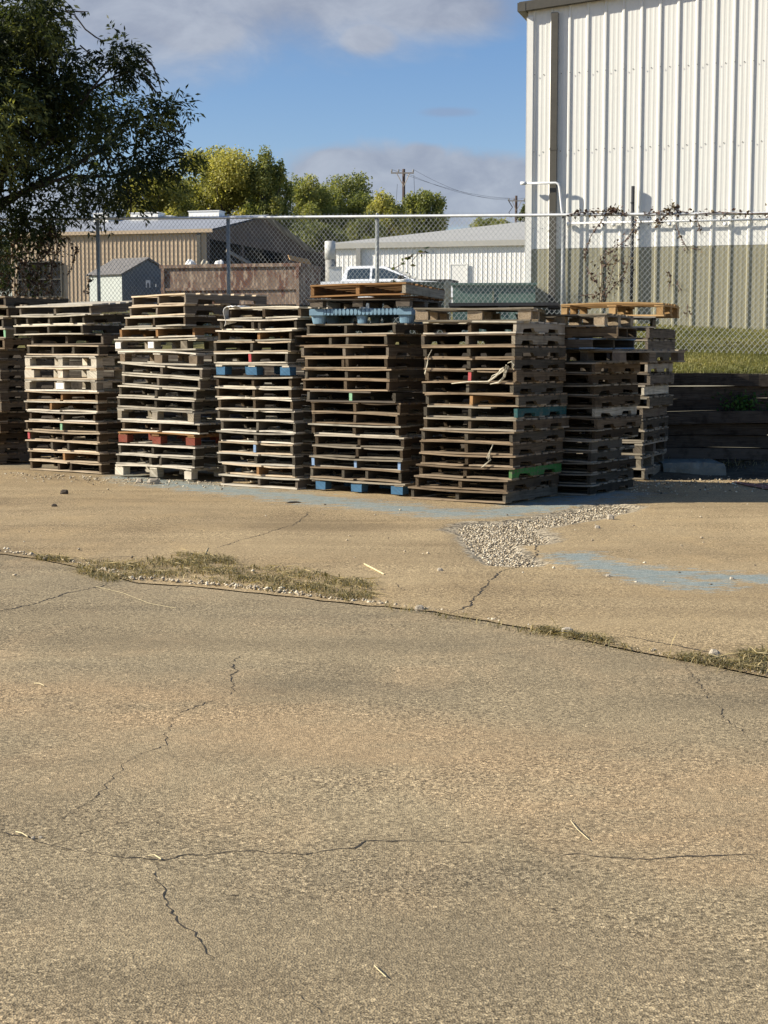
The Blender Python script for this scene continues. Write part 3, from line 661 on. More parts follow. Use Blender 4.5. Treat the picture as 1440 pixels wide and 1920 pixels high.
def S(xL, xR, deck='grey', side=None, **o): return ('s', xL, xR, deck, side or deck, o)
def B(xL, xR, deck='grey', side=None, **o): return ('b', xL, xR, deck, side or deck, o)
def D(n): return dict()
STACKS = {
 'Z': dict(base=(0, 871), corner=True, yaw=37, top=556, name='the stack cut off by the left edge', W=1.2, pal=[
    S(None, -4, 'brown', 'dark'), S(None, -8, 'brown', 'dark'), S(None, -5, 'brown'), S(None, 0, 'brown'), S(None, -2, 'grey', 'brown'), S(None, 2, 'brown', 'dark', m=(.4, .6)), S(None, 0, 'grey', 'dark'),
    S(None, -2, 'dark'), S(None, 1, 'grey', 'dark'), S(None, -3, 'dark'), S(None, -2, 'grey', 'dark'), S(None, 8, 'brown', sm={2: 'brown'}), S(None, 10, 'grey', sm={2: 'mintpaint'}), S(None, 6, 'grey'), S(None, 15, 'grey', 'brown'), S(None, 10, 'brown', 'dark')]),
 'A': dict(base=(123, 885), yaw=36, top=566, name='the stack with tilted grey top pallets', W=1.2, pal=[
    S(50, 196, 'brown', m=(.41, .58), bot=0), S(52, 190, 'brown', sm={1: 'stained'}), S(45, 187, 'brown', 'grey', m=(.37, .6)), S(43, 194, 'brown', sm={0: 'pinkpaint'}, top=3), S(45, 187, 'brown', sm={1: 'mintpaint'}),
    S(56, 178, 'grey', 'brown', bot=2), S(43, 188, 'pale', 'brown', m=(.36,), sm={1: 'stained'}), S(46, 187, 'brown', sm={1: 'stained'}, top=3),
    B(28, 202, 'grey', 'grey', b=((.035, .07), (.5, .13), (.965, .07)), paper=(.5,)), B(31, 198, 'brown', 'pale', b=((.065, .13), (.5, .07), (.93, .14))), B(28, 201, 'grey', 'pale', b=((.035, .07), (.5, .07), (.965, .07))),
    S(35, 203, 'brown', 'grey', m=(.36, .64), roll=.5), S(40, 190, 'dark', 'dark', setback=.10, top=2), S(15, 167, 'pale', 'grey', m=(.5,), pitch=.6), S(19, 165, 'pale', 'grey', m=(.19, .5, .82), pitch=2.2), S(24, 184, 'grey', 'dark', pitch=4.3, top=3, solid=True)]),
 'B': dict(base=(292, 898), yaw=37, top=553, name='the stack with the red block pallet', W=1.2, pal=[
    B(217, 361, 'pale', 'pale', b=((.05, .11), (.5, .10), (.94, .09)), nobase=True), S(217, 367, 'grey', m=(.44, .57), top=1), S(222, 366, 'grey', m=(.45,)), B(222, 366, 'stained', 'redpaint', b=((.06, .12), (.5, .11), (.94, .11)), nobase=True),
    S(229, 374, 'grey', 'brown', roll=.6), B(218, 365, 'grey', 'grey', b=((.03, .06), (.5, .07), (.96, .08)), roll=.8), S(220, 364, 'pale', 'grey', roll=1.2), S(222, 367, 'pale', 'grey', roll=1.6, m=(.49,), top=1), S(225, 378, 'pale', 'dark', roll=2.2, m=(.47,)), S(228, 379, 'pale', 'dark', roll=2.6, m=(.5,), top=1),
    B(214, 377, 'grey', 'brown', b=((.06, .07), (.52, .10), (.95, .10)), roll=1.2), B(213, 372, 'pale', 'grey', b=((.035, .08), (.45, .08), (.85, .08)), paper=(.035, .45), roll=-.4), S(223, 366, 'pale', 'stained', roll=-.6, top=4),
    S(230, 350, 'grey', 'brown', yaw=46), S(238, 350, 'brown', 'dark', yaw=50), S(241, 352, 'brown', 'dark', yaw=51)]),
 'C': dict(base=(487, 914), yaw=37, top=577, name='the stack topped by the white rag', W=1.1, pal=[
    S(415, 558, 'pale', 'dark', bot=0), S(418, 552, 'brown', 'grey', sm={1: 'stained'}, top=1), S(408, 552, 'grey'), S(409, 548, 'brown', 'grey', sm={1: 'palebluepaint'}, top=1), S(410, 549, 'grey'), S(413, 555, 'grey', top=2), S(406, 552, 'pale', 'grey', top=1), S(408, 549, 'pale', 'brown', top=2),
    S(405, 546, 'pale', 'brown'), S(405, 545, 'pale', 'brown', top=3), B(405, 542, 'pale', 'bluepaint', b=((.06, .13), (.49, .14), (.94, .13)), nobase=True), S(400, 539, 'pale', 'grey', sm={1: 'pinkpaint'}, top=0, bot=0),
    S(400, 545, 'brown', 'grey', top=1), S(407, 546, 'pale', 'brown', m=(.56,), sm={1: 'stained'}, top=3), S(411, 556, 'pale', 'grey', m=(.44, .52), top=3), S(428, 563, 'pale', 'brown')]),
 'D': dict(base=(674, 926), yaw=37, top=607, name='the stack with the blue plastic pallet', W=1.2, pal=[
    B(584, 756, 'grey', 'bluepaint', b=((.10, .11), (.5, .12), (.93, .12)), nobase=True), S(581, 753, 'brown', 'grey', m=(.37, .63)), S(584, 750, 'grey', sm={0: 'palebluepaint', 1: 'palebluepaint', 2: 'palebluepaint'}, top=3), S(587, 755, 'grey', 'brown', top=1, bot=2), S(590, 757, 'grey', 'brown'),
    S(583, 747, 'pale', 'brown', top=3), S(585, 747, 'brown', top=2), S(583, 750, 'brown', top=1), S(575, 742, 'dark', 'grey', sm={1: 'mintpaint'}, top=4), S(567, 730, 'brown'), S(571, 730, 'brown', 'grey', top=3), S(571, 726, 'brown', m=(.47, .52)), S(564, 728, 'brown', 'dark', top=4),
    S(549, 726, 'brown', 'grey', m=(.40, .58)), S(574, 742, 'grey', m=(.45,))]),
 'E': dict(base=(866, 941), yaw=33, top=577, name='the stack with the frayed straps', W=1.1, pal=[
    S(769, 947, 'brown', 'grey', bot=0, solid=True), S(779, 949, 'brown', top=3), S(785, 960, 'brown', sm={2: 'greenpaint'}, top=3), S(790, 962, 'brown', top=3), S(788, 961, 'brown'), S(790, 961, 'brown', 'grey', top=3), S(794, 968, 'grey', 'brown'), S(794, 969, 'grey', sm={2: 'tealpaint'}, top=4),
    S(797, 972, 'brown', 'grey', sm={1: 'stained'}), S(792, 962, 'brown', 'grey', top=2), S(796, 968, 'brown', sm={1: 'pinkpaint'}, top=1), S(796, 964, 'brown', 'grey', top=1), S(793, 965, 'brown', 'grey'), S(789, 965, 'brown', 'dark', sm={2: 'grey'}), S(794, 968, 'pale', 'brown', sm={2: 'grey'}),
    B(777, 999, 'grey', 'chip', b=((.055, .11), (.52, .13), (.945, .11)), yaw=14)]),
 'F': dict(base=(1107, 931), corner=True, yaw=33, top=588, name='the shaded stack right of the strapped stack', W=1.15, pal=[
    S(None, 1107, 'grey', solid=False), S(None, 1105, 'grey'), S(None, 1107, 'grey', 'brown'), S(None, 1108, 'grey', broken=True), S(None, 1109, 'grey', broken=True), S(None, 1115, 'grey', 'brown'), S(None, 1120, 'brown', 'dark', sm={2: 'brown'}), S(None, 1116, 'grey', sm={2: 'pale'}), S(None, 1116, 'brown'), S(None, 1112, 'grey', 'brown'),
    S(None, 1109, 'brown'), S(None, 1116, 'grey', 'dark', sm={2: 'brown'}), B(None, 1162, 'grey', 'dark', yaw=48, W=1.0), S(None, 1109, 'palebluepaint', 'dark', look='blue-grey', solid=True, turn=True), S(None, 1143, 'brown', 'brownM', yaw=22, W=1.0, solid=True, turn=True, look='tan sided'), B(None, 1134, 'grey', 'chip', yaw=24, b=((.06, .10), (.5, .12), (.94, .12)), W=1.0)]),
 'G': dict(base=(1208, 901), corner=True, yaw=26, top=568, name='the rightmost stack by the timber wall', W=1.15, pal=[
    S(None, 1208, 'grey', sm={2: 'grey'}, broken=False), B(None, 1203, 'grey', 'grey'), B(None, 1205, 'grey', 'dark'), S(None, 1207, 'grey'), S(None, 1206, 'grey'), S(None, 1205, 'dark', 'dark', solid=True), S(None, 1218, 'grey', solid=True), S(None, 1208, 'grey', solid=True, sm={2: 'pale'}),
    S(None, 1219, 'dark', solid=True), S(None, 1214, 'brown', 'dark', sm={2: 'grey'}), S(None, 1226, 'grey'), S(None, 1215, 'grey', 'dark', solid=True), S(None, 1217, 'dark', solid=True), S(None, 1230, 'pale', 'grey', yaw=9, W=1.2, b=()), B(1050, 1246, 'new', 'new', yaw=21, b=((.03, .06), (.5, .065), (.96, .065)), nobase=False)]),
}
TOPS = {}
count = 0
for key, st in STACKS.items():
    bx, by = st['base']; P0 = gp(bx, by); yaw0 = st['yaw']; t0 = Vector((math.cos(R(yaw0)), -math.sin(R(yaw0)), 0))
    def on_plane(px, py, t0=t0, P0=P0):                       # where the sight line crosses the stack's front plane
        d = ray(px, py); a = d.x; b = d.y
        # (P0 + s t) . parallel to (a,b):  (P0x+s tx)*b - (P0y+s ty)*a = 0
        return -(P0.x*b-P0.y*a)/(t0.x*b-t0.y*a)
    ref = P0
    ztop = at(bx, st['top'], ref.y).z
    hs = [.1215 if q[0] == 's' else (.1435 if not q[5].get('nobase') else .1435) for q in st['pal']]
    if st['pal'][0][5].get('nobase'): pass
    ex = [abs(math.tan(R(q[5].get('roll', 0))-R(st['pal'][i-1][5].get('roll', 0) if i else 0)))*.45*1.1+abs(math.tan(R(q[5].get('pitch', 0)-(st['pal'][i-1][5].get('pitch', 0) if i else 0))))*.4 for i, q in enumerate(st['pal'])]
    zs = (ztop-sum(ex))/sum(hs); z = .004; st['zs'] = zs
    print('stack', key, 'ztop %.2f zs %.3f D %.2f' % (ztop, zs, P0.y))
    npal = len(st['pal'])
    for i, (kind, xL, xR, deck, side, o) in enumerate(st['pal']):
        count += 1; yaw = o.get('yaw', yaw0)+random.uniform(-1.3, 1.3)
        py = lerp(by, st['top'], i/npal); t = Vector((math.cos(R(yaw)), -math.sin(R(yaw)), 0)); nb = Vector((math.sin(R(yaw)), math.cos(R(yaw)), 0))
        z += ex[i]
        if xL is None:
            W = o.get('W', st['W']); s = on_plane(xR, py); c = P0+t0*s-t*W/2
        else:
            a, b = on_plane(xL, py), on_plane(xR, py); c = P0+t0*(a+b)/2
            W = (b-a)*math.cos(R(yaw0))/math.cos(R(yaw)); W = min(1.36, max(.92, W))
        c = c+nb*(.5*LY+o.get('setback', 0)); c.z = z+(-.002 if o.get('nobase') else 0)
        if key in 'ABC': deck = {'brown': 'tan', 'grey': 'ash'}.get(deck, deck)
        elif key == 'D' or (key == 'E' and i % 3 != 1): deck = {'brown': 'umber'}.get(deck, deck)
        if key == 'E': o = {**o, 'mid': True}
        root = pallet(kind, deck, side, c, W, yaw, zs, count*13+5, o)
        look = o.get('look', LOOK.get(deck, 'painted'))
        typ = 'block pallet' if kind == 'b' else 'stringer pallet'
        if o.get('paper'): typ += ' with paper labels'
        if 'bluepaint' == side: typ = 'pallet on blue blocks'
        if 'redpaint' == side: typ = 'pallet on red blocks'
        pos = 'topmost' if (i == npal-1 and key != 'D') else (ORD[i]+' from the bottom' if i else 'lowest')
        lab = f'{look} {typ}, {pos} of {st["name"]}' if 'paper' not in o else f'{look} {typ}, {ORD[i]} up {st["name"]}'
        if len(lab.split()) > 16: lab = lab.replace(' from the bottom of', ' up in')
        tag(root, lab, 'pallet', 'wooden pallets stacked on the concrete')
        TOPS[(key, i)] = (c.copy(), t.copy(), nb.copy(), W, z, root)
        z += hs[i]*zs
    st['z'] = z

# things on stack D: pale blue plastic pallet, shaded wooden pallet, orange-brown pallet
cD, tD, nD, WD, zD, _ = TOPS[('D', 14)]; z = STACKS['D']['z']
Pf = at(675, 606, cD.y-.42); yaw = 20; tt = Vector((math.cos(R(yaw)), -math.sin(R(yaw)), 0)); nn = Vector((math.sin(R(yaw)), math.cos(R(yaw)), 0))
pc = Vector((Pf.x, Pf.y, z))+nn*.5
pp = empty('plastic_pallet', pc, -R(yaw))
tag(pp, 'pale blue ribbed plastic pallet with cup feet between wooden pallets', 'pallet')
PX = 1.2; mb = MB()
mb.box(-PX/2, PX/2, -.48, .5, .135, .165, .5)                                     # deck
prof = lambda x0, x1: [(x0, .10), (x0+.006, .092), (x1-.006, .092), (x1, .10), (x1, .150), (x1-.006, .158), (x0+.006, .158), (x0, .150)]
x = -PX/2+.16
while x < PX/2-.15:                                                              # rounded ribs along the front rim
    if abs(x) < 2: mb.extrude([(lerp(x, x+.040, .5)+.020*math.cos(a)*(1), .128+.036*math.sin(a)) for a in [2*math.pi*k/10 for k in range(10)]], 'y', -.505, -.43, .5)
    x += .046
mb.box(-PX/2, PX/2, -.488, -.45, .092, .16, .5)
for y in (.47,): mb.box(-PX/2, PX/2, y, y+.03, .09, .14, .5)
for sx in (-1, 1): mb.box(sx*PX/2-.02 if sx > 0 else -PX/2, PX/2 if sx > 0 else -PX/2+.02, -.45, .47, .09, .14, .5)
deckp = mb.build('deck', M['plasticblue'], pp)
for X0 in (-PX/2+.085, 0, PX/2-.085):
    for Y0 in (-.42, 0, .42):
        mb = MB(); n = 20; w = .088 if X0 else .066
        rings = [(.0, w*.74), (.012, w*.80), (.085, w*.98), (.090, w*1.08), (.136, w*1.1)]
        pts = []
        for zz, rr in rings:
            for k in range(n):
                a = 2*math.pi*k/n; c_, s_ = math.cos(a), math.sin(a); q = 1/max(abs(c_), abs(s_))**.45
                pts.append((rr*c_*q, rr*s_*q*.85, zz))
        fs = [(n*i+k, n*i+(k+1) % n, n*i+n+(k+1) % n, n*i+n+k) for i in range(len(rings)-1) for k in range(n)]+[tuple(reversed(range(n))), tuple(n*(len(rings)-1)+k for k in range(n))]
        mb.poly(pts, fs, .5); mb.build('foot', M['plasticblue'], pp, (X0, Y0, 0))
        if X0 and Y0 < -.4:
            mb = MB(); mb.box(-.085, .085, -.09, -.06, .094, .158, .5); mb.build('corner_plate', M['plasticblue'], pp, (X0, Y0, 0))
z2 = z+.168
c2 = pc+nn*.02; c2.z = z2
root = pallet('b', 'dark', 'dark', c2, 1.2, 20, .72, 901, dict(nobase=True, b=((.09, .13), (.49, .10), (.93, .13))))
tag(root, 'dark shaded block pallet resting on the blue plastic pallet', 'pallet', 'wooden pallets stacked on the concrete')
c3 = c2+tt*.03; c3.z = z2+.72*.1435+.012
root = pallet('s', 'stained', 'stained', c3, 1.13, 22, 1.12, 902, dict(roll=-.6, pitch=-1.2, top=0, bot=0, solid=True, sm={2: 'grey'}))
root.scale = (1, 1.08, 1)
tag(root, 'orange-brown new pallet topmost above the blue plastic pallet', 'pallet', 'wooden pallets stacked on the concrete')
# thin black plastic sheet pallet on stack E behind its chip-block pallet
cE, tE, nE, WE, zE, _ = TOPS[('E', 15)]
zt = STACKS['E']['z']
a = at(852, 578, cE.y); b = at(1047, 578, cE.y+.1)
e = empty('plastic_pallet', (lerp(a.x, b.x, .5), cE.y+.22, zt+.006), -R(8))
tag(e, 'thin black plastic pallet lying on the strapped stack behind the chip blocks', 'pallet')
mb = MB(); mb.box(-.58, .58, -.35, .45, .022, .055, .5); mb.build('deck', M['plasticblack'], e)
for sx in (-.52, 0, .52):
    for sy in (-.28, .05, .38):
        mb = MB(); mb.extrude([(sx-.05, 0), (sx+.05, 0), (sx+.06, .022), (sx-.06, .022)], 'y', sy-.05, sy+.05, .5); mb.build('foot', M['plasticblack'], e)

# white rag on stack C
cC, tC, nC, WC, zC, _ = TOPS[('C', 15)]; zt = STACKS['C']['z']; yawC = math.atan2(-tC.y, tC.x)
e0 = cC-tC*(WC/2)-nC*.5*LY; n, m = 14, 16; vs = []
r = random.Random(4)
for i in range(n):
    for j in range(m):
        u, v = i/(n-1), j/(m-1)
        a = u*.30; s = v*.46-.26                       # s<0 hangs down the left end, s>0 lies on the deck
        w = .012*math.sin(u*17+v*5)+.009*math.sin(v*23+u*8)
        x = max(s, 0)*.9-.012-(.02*math.sin(u*9) if s < 0 else 0)+(.018 if s < 0 else 0)*-1; zz = .012+abs(w)*.9 if s >= 0 else .012+s*.85*(1-.35*u)+w*.3
        p = e0+tC*(x+w*.3)+nC*(a-.04+.02*math.sin(v*12)); vs.append((p.x, p.y, zt+zz))
fs = np.array([(i*m+j, i*m+j+1, (i+1)*m+j+1, (i+1)*m+j) for i in range(n-1) for j in range(m-1)])
ob = link('rag', np_mesh('rag', np.array(vs), fs, smooth=True), M['cloth'])
ob.modifiers.new('thick', 'SOLIDIFY').thickness = .006
tag(ob, 'white rag hanging over the left corner of a stack top', 'rag')

# frayed straps on stack E
def strap(name, pix, Yoff, n, rad, label, spread):
    mb = MB(); r = random.Random(len(pix)*7+n)
    cc, t_, n_, W_, z_, _ = TOPS[('E', 8)]; P0 = cc-n_*.5*LY
    def hit(px, py):
        d = ray(px, py); s = (P0.x*n_.x+P0.y*n_.y)/(d.x*n_.x+d.y*n_.y); return Vector((d.x*s, d.y*s, CAM_H+d.z*s))-n_*(Yoff)
    for k in range(n):
        ph = r.uniform(0, 6); pts = []
        for i, (px, py) in enumerate(pix):
            f = spread*math.sin(math.pi*i/(len(pix)-1)) if len(pix) > 2 else 0
            q = hit(px+f*r.uniform(-1, 1)*(1), py+f*r.uniform(-.6, .6)); pts.append(q-n_*r.uniform(0, .02))
        mb.tube(pts, rad*r.uniform(.7, 1.2), 5, r.random())
    return tag(mb.build(name, M['strap'], None, smooth=True), label, 'strap', 'frayed cream straps')
strap('strap', [(850, 719), (885, 716), (918, 717), (930, 706), (944, 694), (953, 686), (948, 706), (938, 717), (922, 720)], .02, 10, .004, 'bunched cream strap spilling right of centre on the strapped stack', 5)
strap('strap', [(955, 681), (962, 677), (967, 684), (962, 693)], .02, 4, .0035, 'short cream strap end hooked over a corner below the bunched strap', 2)
strap('strap', [(812, 656), (806, 668), (804, 684), (800, 699), (800, 705)], .02, 3, .003, 'cream strap end dangling at the left corner of the strapped stack', 2)
strap('strap', [(928, 833), (921, 845), (917, 858), (922, 862), (912, 872), (906, 876)], .03, 5, .003, 'frayed cream strap dangling low on the strapped stack', 4)
# ------------------------------------------------------------------ timber retaining wall
rw = empty('retaining_wall', (2.5, BACK, 0)); tag(rw, 'low shaded wall of stacked old railway timbers holding the bank', 'retaining wall')
def course(z0, z1, setb, seed, right=True):
    r = random.Random(seed); x = 2.45+r.uniform(0, .3)-.6 if right else 0
    if right:
        x = 1.2-r.uniform(0, 1.4)
        while x < 22:
            L = 2.44+r.uniform(-.1, .1); mb = MB(); o = r.uniform(-.015, .015)
            mb.plank(x, x+L-.012, BACK-.16-setb+o, BACK+.04, z0+r.uniform(0, .004), z1-r.uniform(.003, .012), 'x', 18, .02, seed=r.random())
            t = mb.build('timber', M['tie'], rw); t.location = (-2.5, -BACK, 0); x += L
zc = [0, .155, .31, .47, .63, .80, .96, 1.125, 1.29]
SB = [.10, .10, .04, .06, .17, .02, .0, .05]
for i in range(8): course(zc[i]-(.05 if i == 0 else 0), zc[i+1], SB[i], 40+i)
lw = math.hypot(1, .45); ang = math.atan2(.45, -1)
for i in range(10):                                     # the part behind the stacks, running back to the left
    s = -1.0; r = random.Random(60+i)
    while s < 26:
        L = 2.44; mb = MB(); mb.plank(s, s+L-.012, -.04, .16, i*.161+.002-(.05 if i == 0 else 0), i*.161+.155, 'x', 10, .01, seed=r.random())
        t = mb.build('timber', M['tie'], rw); t.location = (0, 0, 0); t.rotation_euler[2] = ang; s += L
# step of broken concrete in front of it
mb = MB(); a = gp(1258, 893); b = gp(1350, 893); n = 10; r = random.Random(2)
x0, x1, y0, y1 = a.x-.1, b.x+.04, a.y-.05, BACK-.28
vs = []
for zz, k in ((-.03, 1), (.10, .85), (.165, .6), (.17, 0)):
    for i in range(n+1):
        vs.append((lerp(x0, x1, i/n)+(.03*k if i == n else 0), y0+.16*(1-k)+r.uniform(-.02, .02), zz+r.uniform(-.012, .012)))
for i in range(n+1): vs.append((lerp(x0, x1, i/n), y1, .17))
fs = [(j*(n+1)+i, j*(n+1)+i+1, (j+1)*(n+1)+i+1, (j+1)*(n+1)+i) for j in range(4) for i in range(n)]
fs.append(tuple(j*(n+1)+n for j in range(5))); fs.append(tuple(j*(n+1) for j in reversed(range(5))))
mb.poly(vs, fs, .5); tag(mb.build('concrete_step', M['stepconcrete']), 'broken mossy concrete step at the foot of the timber wall', 'step')
# soil and litter at the wall foot
rng = np.random.default_rng(8)
mb = MB(); n = 60; r = random.Random(9); rows = []
for j, (k, h) in enumerate(((0, .16), (.35, .10), (.7, .05), (1, -.01))):
    rows.append([(3.3+i*.12, lerp(BACK-.15, gp(1400, 899).y-.1*math.sin(i*.21)-.05, k)+r.uniform(-.03, .03), h*(.6+.4*math.sin(i*.5+1)) if k < 1 else -.01) for i in range(n)])
vs = [p for q in rows for p in q]; mb.poly(vs, [(j*n+i, j*n+i+1, (j+1)*n+i+1, (j+1)*n+i) for j in range(3) for i in range(n-1)], .5)
tag(mb.build('soil_bank', M['soil'], smooth=True), kind='structure')
P = np.stack([rng.uniform(3.2, 9.5, 2600), rng.normal(BACK-.35, .22, 2600), rng.uniform(.01, .12, 2600)], 1); P[:, 1] = np.minimum(P[:, 1], BACK-.19)
V, Fq, t = blades(P, .09, .004, rng, 1.4, .6)
tag(link('wall_foot_weeds', np_mesh('wall_foot_weeds', V, Fq, t), M['weedblade']), 'dry weeds and litter along the foot of the timber wall', 'weeds', kind='stuff')
g = at(1392, 760, BACK-.16)
P = np.stack([rng.normal(g.x, .13, 420), rng.normal(g.y-.05, .035, 420), rng.normal(g.z, .08, 420)], 1)
V, Fq, t = leaves(P, .055, .6, rng)
wp = empty('weed_plant', (g.x, g.y+.02, g.z-.14)); tag(wp, 'small green leafy weed sprouting from the timber wall', 'plant')
o = link('leaves', np_mesh('leaves', V, Fq, t), M['weedgreen'], wp); o.location = -wp.location
mb = MB(); r = random.Random(12)
for q in P[::14]: mb.tube([(0, 0, 0), ((q[0]-g.x)*.5, (q[1]-g.y)*.5-.03, (q[2]-g.z)*.5+.1), (q[0]-g.x, q[1]-g.y-.02, q[2]-g.z+.14)], .004, 4, .5, cap=False)
mb.build('stem', M['weedgreen'], wp)
# red painted edge in the shade at the right
mb = MB(); q = [gp(1365, 901, .008), gp(1600, 925, .008), gp(1600, 934, .008), gp(1440, 917, .008), gp(1400, 910, .008)]; mb.face([tuple(v) for v in reversed(q)], tint=.5)
M['redline'] = m_plain('worn_red_paint', (.22, .10, .075), .9, 0, .35, 6)
tag(mb.build('red_paint_line', M['redline']), kind='structure')

# ------------------------------------------------------------------ chain link fence
fa, fb = at(180, 410, 26.7), at(1055, 403, 23.3)
fd = (fb-fa); fl = math.hypot(fd.x, fd.y); fu = Vector((fd.x/fl, fd.y/fl, 0)); fn = Vector((-fu.y, fu.x, 0))
def fence_top(s): return lerp(fa.z, fb.z, s/fl)
def fence_pt(s, z): return Vector((fa.x+fu.x*s, fa.y+fu.y*s, z))
def s_of(px):
    d = ray(px, 405); return -(fa.x*d.y-fa.y*d.x)/(fu.x*d.y-fu.y*d.x)
S0, S1 = s_of(-160), s_of(1640)
fence = empty('chain_link_fence', fence_pt(0, terr(fa.x, fa.y))); tag(fence, 'galvanised chain link fence on the bank behind the stacks', 'fence')
def fch(name, mb, mat, smooth=False):
    o = mb.build(name, mat, fence, smooth=smooth, fix=False); o.location = -fence.location; return o
H = 1.98; DX = .079
mb = MB()
def wire(s0, s1, v0, v1, off):
    a = fence_pt(s0, fence_top(s0)-H+v0)+fn*off; b = fence_pt(s1, fence_top(s1)-H+v1)+fn*off; mb.tube([a, b], .0024, 4, .5, cap=False)
slope = 1.12; k = 0; s = S0-H/slope
while s < S1:
    # rising and falling strands, clipped to the panel
    w = H/slope
    a0 = max(s, S0); a1 = min(s+w, S1)
    if a1 > a0: wire(a0, a1, (a0-s)*slope, (a1-s)*slope, .003); wire(a0, a1, H-(a0-s)*slope, H-(a1-s)*slope, -.003)
    s += DX
s = S0
while s < S1:                                                                    # twisted barbs above the rail
    p = fence_pt(s, fence_top(s)-.01); mb.tube([p, p+Vector((0, 0, .065))+fu*.012], .002, 3, .5, cap=False); mb.tube([p, p+Vector((0, 0, .06))-fu*.012], .002, 3, .5, cap=False); s += DX
fch('wire_mesh', mb, M['wire'])
mb = MB(); mb.tube([fence_pt(lerp(S0, S1, i/20), fence_top(lerp(S0, S1, i/20))) for i in range(21)], .023, 10, .5); fch('top_rail', mb, M['rail'], True)
for px in (-65, 180, 425, 705, 1055, 1480):
    s = s_of(px); t = fence_top(s); mb = MB(); mb.tube([fence_pt(s, t-H-.3)+fn*.045, fence_pt(s, t+.02)+fn*.045], .031, 12, .5)
    mb.tube([fence_pt(s, t+.02)+fn*.045, fence_pt(s, t+.06)+fn*.045], [.031, .012], 12, .5)
    p = fch('fence_post', mb, M['galv'], True)

# vines on the fence
def vine(name, paths, nleaf, size, mat, label, depth=.05, jit=.05, seed=1, stems=True):
    r = np.random.default_rng(seed); e = empty(name, fence_pt(s_of(paths[0][0][0]), fence_top(s_of(paths[0][0][0]))-H)); tag(e, label, 'vine')
    mb = MB(); C = []
    def pt(px, py):
        s = s_of(px); Y = fence_pt(s, 0).y; return at(px, py, Y)-fn*depth*float(r.uniform(.2, 1))
    tot = sum(len(p) for p in paths)
    for p in paths:
        q = [pt(*x) for x in p]
        if stems and len(q) > 1: mb.tube(q, .006, 5, .5)
        for a, b in zip(q, q[1:]) if len(q) > 1 else [(q[0], q[0])]:
            for _ in range(max(1, int(nleaf/max(1, tot-len(paths))))):
                C.append(np.array(a.lerp(b, float(r.uniform(0, 1))))+r.normal(0, jit, 3)*np.array([1, .5, 1]))
    V, Fq, t = leaves(np.array(C), size, .62, r)
    o = link('leaves', np_mesh('leaves', V, Fq, t), mat, e); o.location = -e.location
    if mb.v: o = mb.build('stem', M['twig'], e, fix=False); o.location = -e.location
    return e
VR = M['leafvine']; VG = M['leafvinegreen']
vine('vine', [[(1068, 402), (1110, 397), (1150, 396), (1180, 402)], [(1160, 398), (1150, 392), (1140, 401)]], 150, .055, VR, 'dry vine along the rail left of the black pipe', .05, .03, 1)
vine('vine', [[(1208, 402), (1235, 398), (1262, 392), (1300, 402), (1350, 398), (1400, 401), (1460, 399)], [(1255, 396), (1262, 388), (1275, 400)], [(1255, 400), (1232, 420), (1235, 410)]], 220, .055, VR, 'dense dry vine along the rail right of the black pipe', .05, .035, 2)
vine('vine', [[(1124, 568), (1130, 520), (1128, 480), (1150, 470), (1172, 452), (1190, 430), (1195, 412)], [(1128, 560), (1145, 530), (1152, 500), (1165, 485)], [(1135, 555), (1160, 530), (1175, 510), (1180, 490)], [(1130, 500), (1145, 490), (1155, 478)], [(1130, 545), (1128, 570)]], 300, .05, VR, 'reddish dry vine climbing towards the black pipe', .06, .05, 3)
vine('vine', [[(1100, 470), (1108, 445), (1118, 430), (1130, 412), (1138, 402)], [(1100, 500), (1112, 520), (1118, 528)], [(1098, 490), (1100, 470)], [(1090, 555), (1110, 552), (1120, 554)]], 75, .05, VR, 'thin dry vine beside the fence post at the shed corner', .05, .02, 4)
vine('vine', [[(1268, 420), (1275, 440), (1283, 455), (1292, 470)], [(1305, 405), (1312, 425), (1314, 440)], [(1256, 510), (1258, 525), (1255, 545)], [(1270, 530), (1278, 545)], [(1295, 465), (1315, 468)], [(1290, 570), (1288, 595)]], 75, .05, VR, 'thin dry vine hanging from the rail at far right', .05, .02, 5)
vine('vine', [[(736, 506), (752, 497), (760, 490)], [(760, 484), (766, 482), (775, 480)], [(778, 500), (773, 490), (782, 480), (785, 474)], [(785, 474), (797, 474), (800, 468)], [(771, 520), (770, 512)], [(735, 528), (742, 522)]], 26, .085, VG, 'green vine leaves on the fence before the cream building', .05, .018, 6)
vine('vine', [[(128, 446), (136, 460), (142, 470), (148, 465)], [(150, 462), (142, 480), (138, 495), (128, 515)], [(108, 470), (118, 478)], [(165, 520), (170, 535), (160, 548)], [(172, 515), (178, 525)]], 60, .07, VR, 'thin dark vine on the fence left of the dark post', .05, .02, 7)
P_ = [[(r_ * 1.0, 560), (r_+random.uniform(-12, 12), 510), (r_+random.uniform(-16, 16), 460), (r_+random.uniform(-18, 18), 420)] for r_ in (2, 12, 24, 36, 48, 58, 68, 78, 88, 98, 106)]
vine('vine', P_, 1250, .07, VR, 'thick tangle of dead vines under the big dark tree', .12, .09, 8)
vine('vine', [[(12, 556), (25, 520), (30, 480), (28, 430)], [(70, 556), (74, 520), (80, 470), (72, 430)], [(90, 450), (95, 430)]], 260, .09, VG, 'green vine mixed in the dead tangle on the fence', .14, .10, 9)

